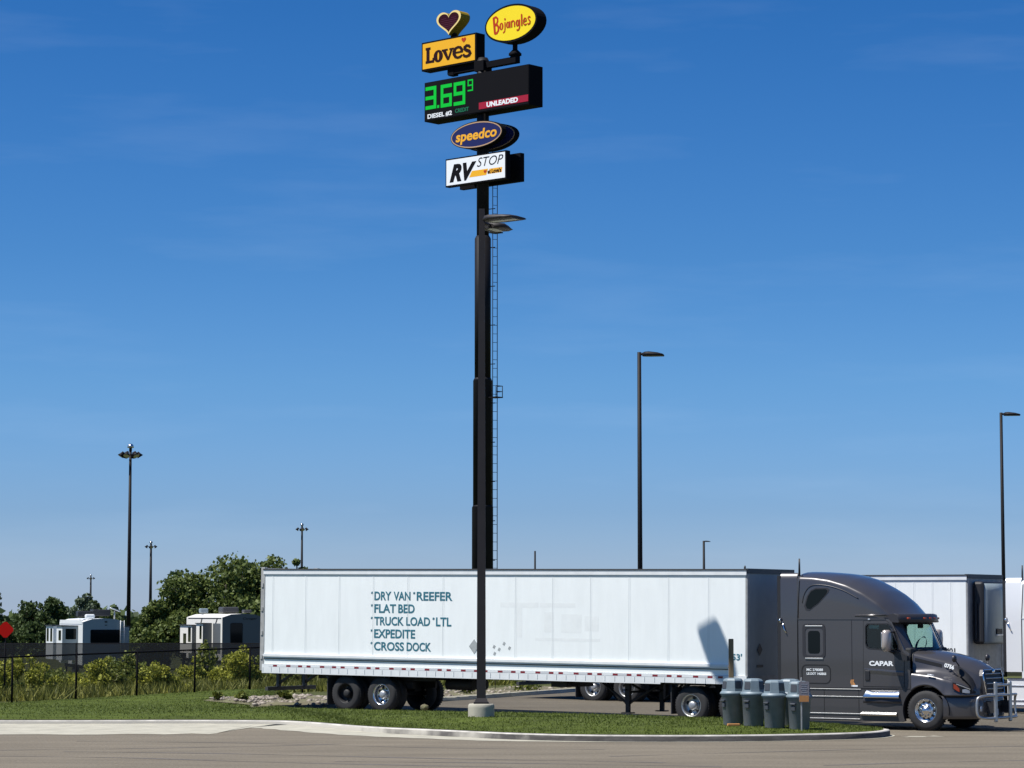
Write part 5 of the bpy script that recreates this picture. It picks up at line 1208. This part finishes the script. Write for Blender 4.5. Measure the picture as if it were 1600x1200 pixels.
# weedy bushes behind the near fence
WG = 'yellow green weed bushes behind the chain link fence'
def px2(px, D): return (px-800)/4200*D
for i, (px, D, h, w, mm, lb) in enumerate(((4, 91, 1.15, .9, 'weed', 'yellow green weed bush cut by the left edge behind the red marker'), (42, 93, 1.5, 1.25, 'weed', 'tallest yellow weed bush right of the first fence post'), (70, 92, 1.2, 1.0, 'weed', 'yellow weed bush between the first two fence posts'), (97, 100, .9, 1.3, 'weed2', 'low olive weed bush beside the second fence post'),
        (140, 97, 1.1, 1.2, 'weed', 'yellow weed bush just right of the second fence post'), (163, 96, 1.35, .95, 'weed', 'upright yellow weed bush between second and third fence posts'), (198, 103, 1.5, 1.5, 'weed2', 'tall olive weed bush left of the third fence post'), (196, 97, .9, 1.2, 'weed2', 'low olive weed bush at the foot of the third fence post'),
        (245, 97, 1.15, 1.2, 'weed', 'yellow weed bush just right of the third fence post'), (272, 97, .9, 1.2, 'weed', 'low broad yellow weed bush between third and fourth fence posts'), (300, 103, 1.3, .9, 'weed', 'yellow weed bush touching the fourth fence post'), (322, 106, 1.9, .9, 'weed2', 'thin tall olive weed right of the fourth fence post'),
        (345, 101, 1.25, .8, 'weed', 'small yellow weed bush left of the trailer end bush'), (372, 101, 1.7, 1.5, 'weed', 'bushy yellow weed beside the rear corner of the trailer'), (398, 102, 1.3, 1.0, 'weed2', 'olive weed bush behind the last visible fence post'), (430, 101, 1.0, 1.3, 'weed2', 'olive weed bush seen beneath the trailer rear guard'), (466, 102, 1.1, 1.2, 'weed2', 'olive weed bush seen under the trailer behind the rear guard'))):
    w *= 1.28; x = px2(px, D); z = ground_z(x, D)-.06; b = empty('weed_bush', (x, D, z), 0, 0, lb, 'bush', WG)
    bl_ = [(random.uniform(-.32, .32)*w, random.uniform(-.3, .3)*w, h*random.uniform(.12, .72), w*random.uniform(.16, .30), w*.25, h*random.uniform(.14, .24)) for _ in range(9)] + [(random.uniform(-.2, .2)*w, 0, h*.86, w*.12, w*.12, h*.14)]
    leaves('foliage', M[mm], b, bl_, int(900*h*w)+200, .11)
    mb = MB()
    for _ in range(7): q = random.choice(bl_); mb.tube([(q[0]*.3, q[1]*.3, 0), (q[0]*.8, q[1]*.8, q[2]*.6), (q[0], q[1], q[2]+.1)], .012, 5)
    mb.build('stem', M['bark'], b)
for i, (x, y, h, w, lb) in enumerate(((-1.6, 90.2, .75, .9, 'green weed on the gravel left of the nearest light pole'), (-3.2, 88.6, .85, .8, 'weed behind the trailer wheels on the gravel'), (.4, 94.4, .7, 1.2, 'green weed on the gravel right of the nearest light pole'), (-.6, 95.5, .9, 1.6, 'broad weed further back on the gravel bed'), (-8.5, 84.6, .35, .5, 'small green weed on the rubble below the rear guard'), (-7.1, 83.4, .4, .6, 'small green weed on the rubble left of the rear wheel'), (-9.3, 85.6, .35, .35, 'dark weed tuft at the left end of the rubble'), (2.2, 98.5, .8, 1.6, 'weed seen under the middle of the trailer'))):
    b = empty('gravel_weed', (x, y, base(x, y)+.05), 0, 0, lb, 'weed', 'weeds on the gravel bed')
    bl_ = [(random.uniform(-.35, .35)*w, random.uniform(-.3, .3)*w, h*random.uniform(.15, .75), w*.22, w*.22, h*.2) for _ in range(7)]
    leaves('foliage', M['weed2'], b, bl_, 260, .12)
    MB().tube([(0, 0, 0), (.02, 0, h*.5), (.03, .02, h*.8)], .012, 5).build('stem', M['bark'], b)
pts = []
for k in range(60000):
    D = random.uniform(87, 128); x = random.uniform(-.235*D-1, 6); d = fdist(x, D)
    if d < .15 or d > 34 or (x > lot_left(D)-2.5 and D < 112): continue
    pts.append((x, D, ground_z(x, D)-.09))
tag(blades('wild_grass', pts, .46, .08, M['wildblade'], .45), 'rough long grass between the two fences', 'grass', None, 'stuff')
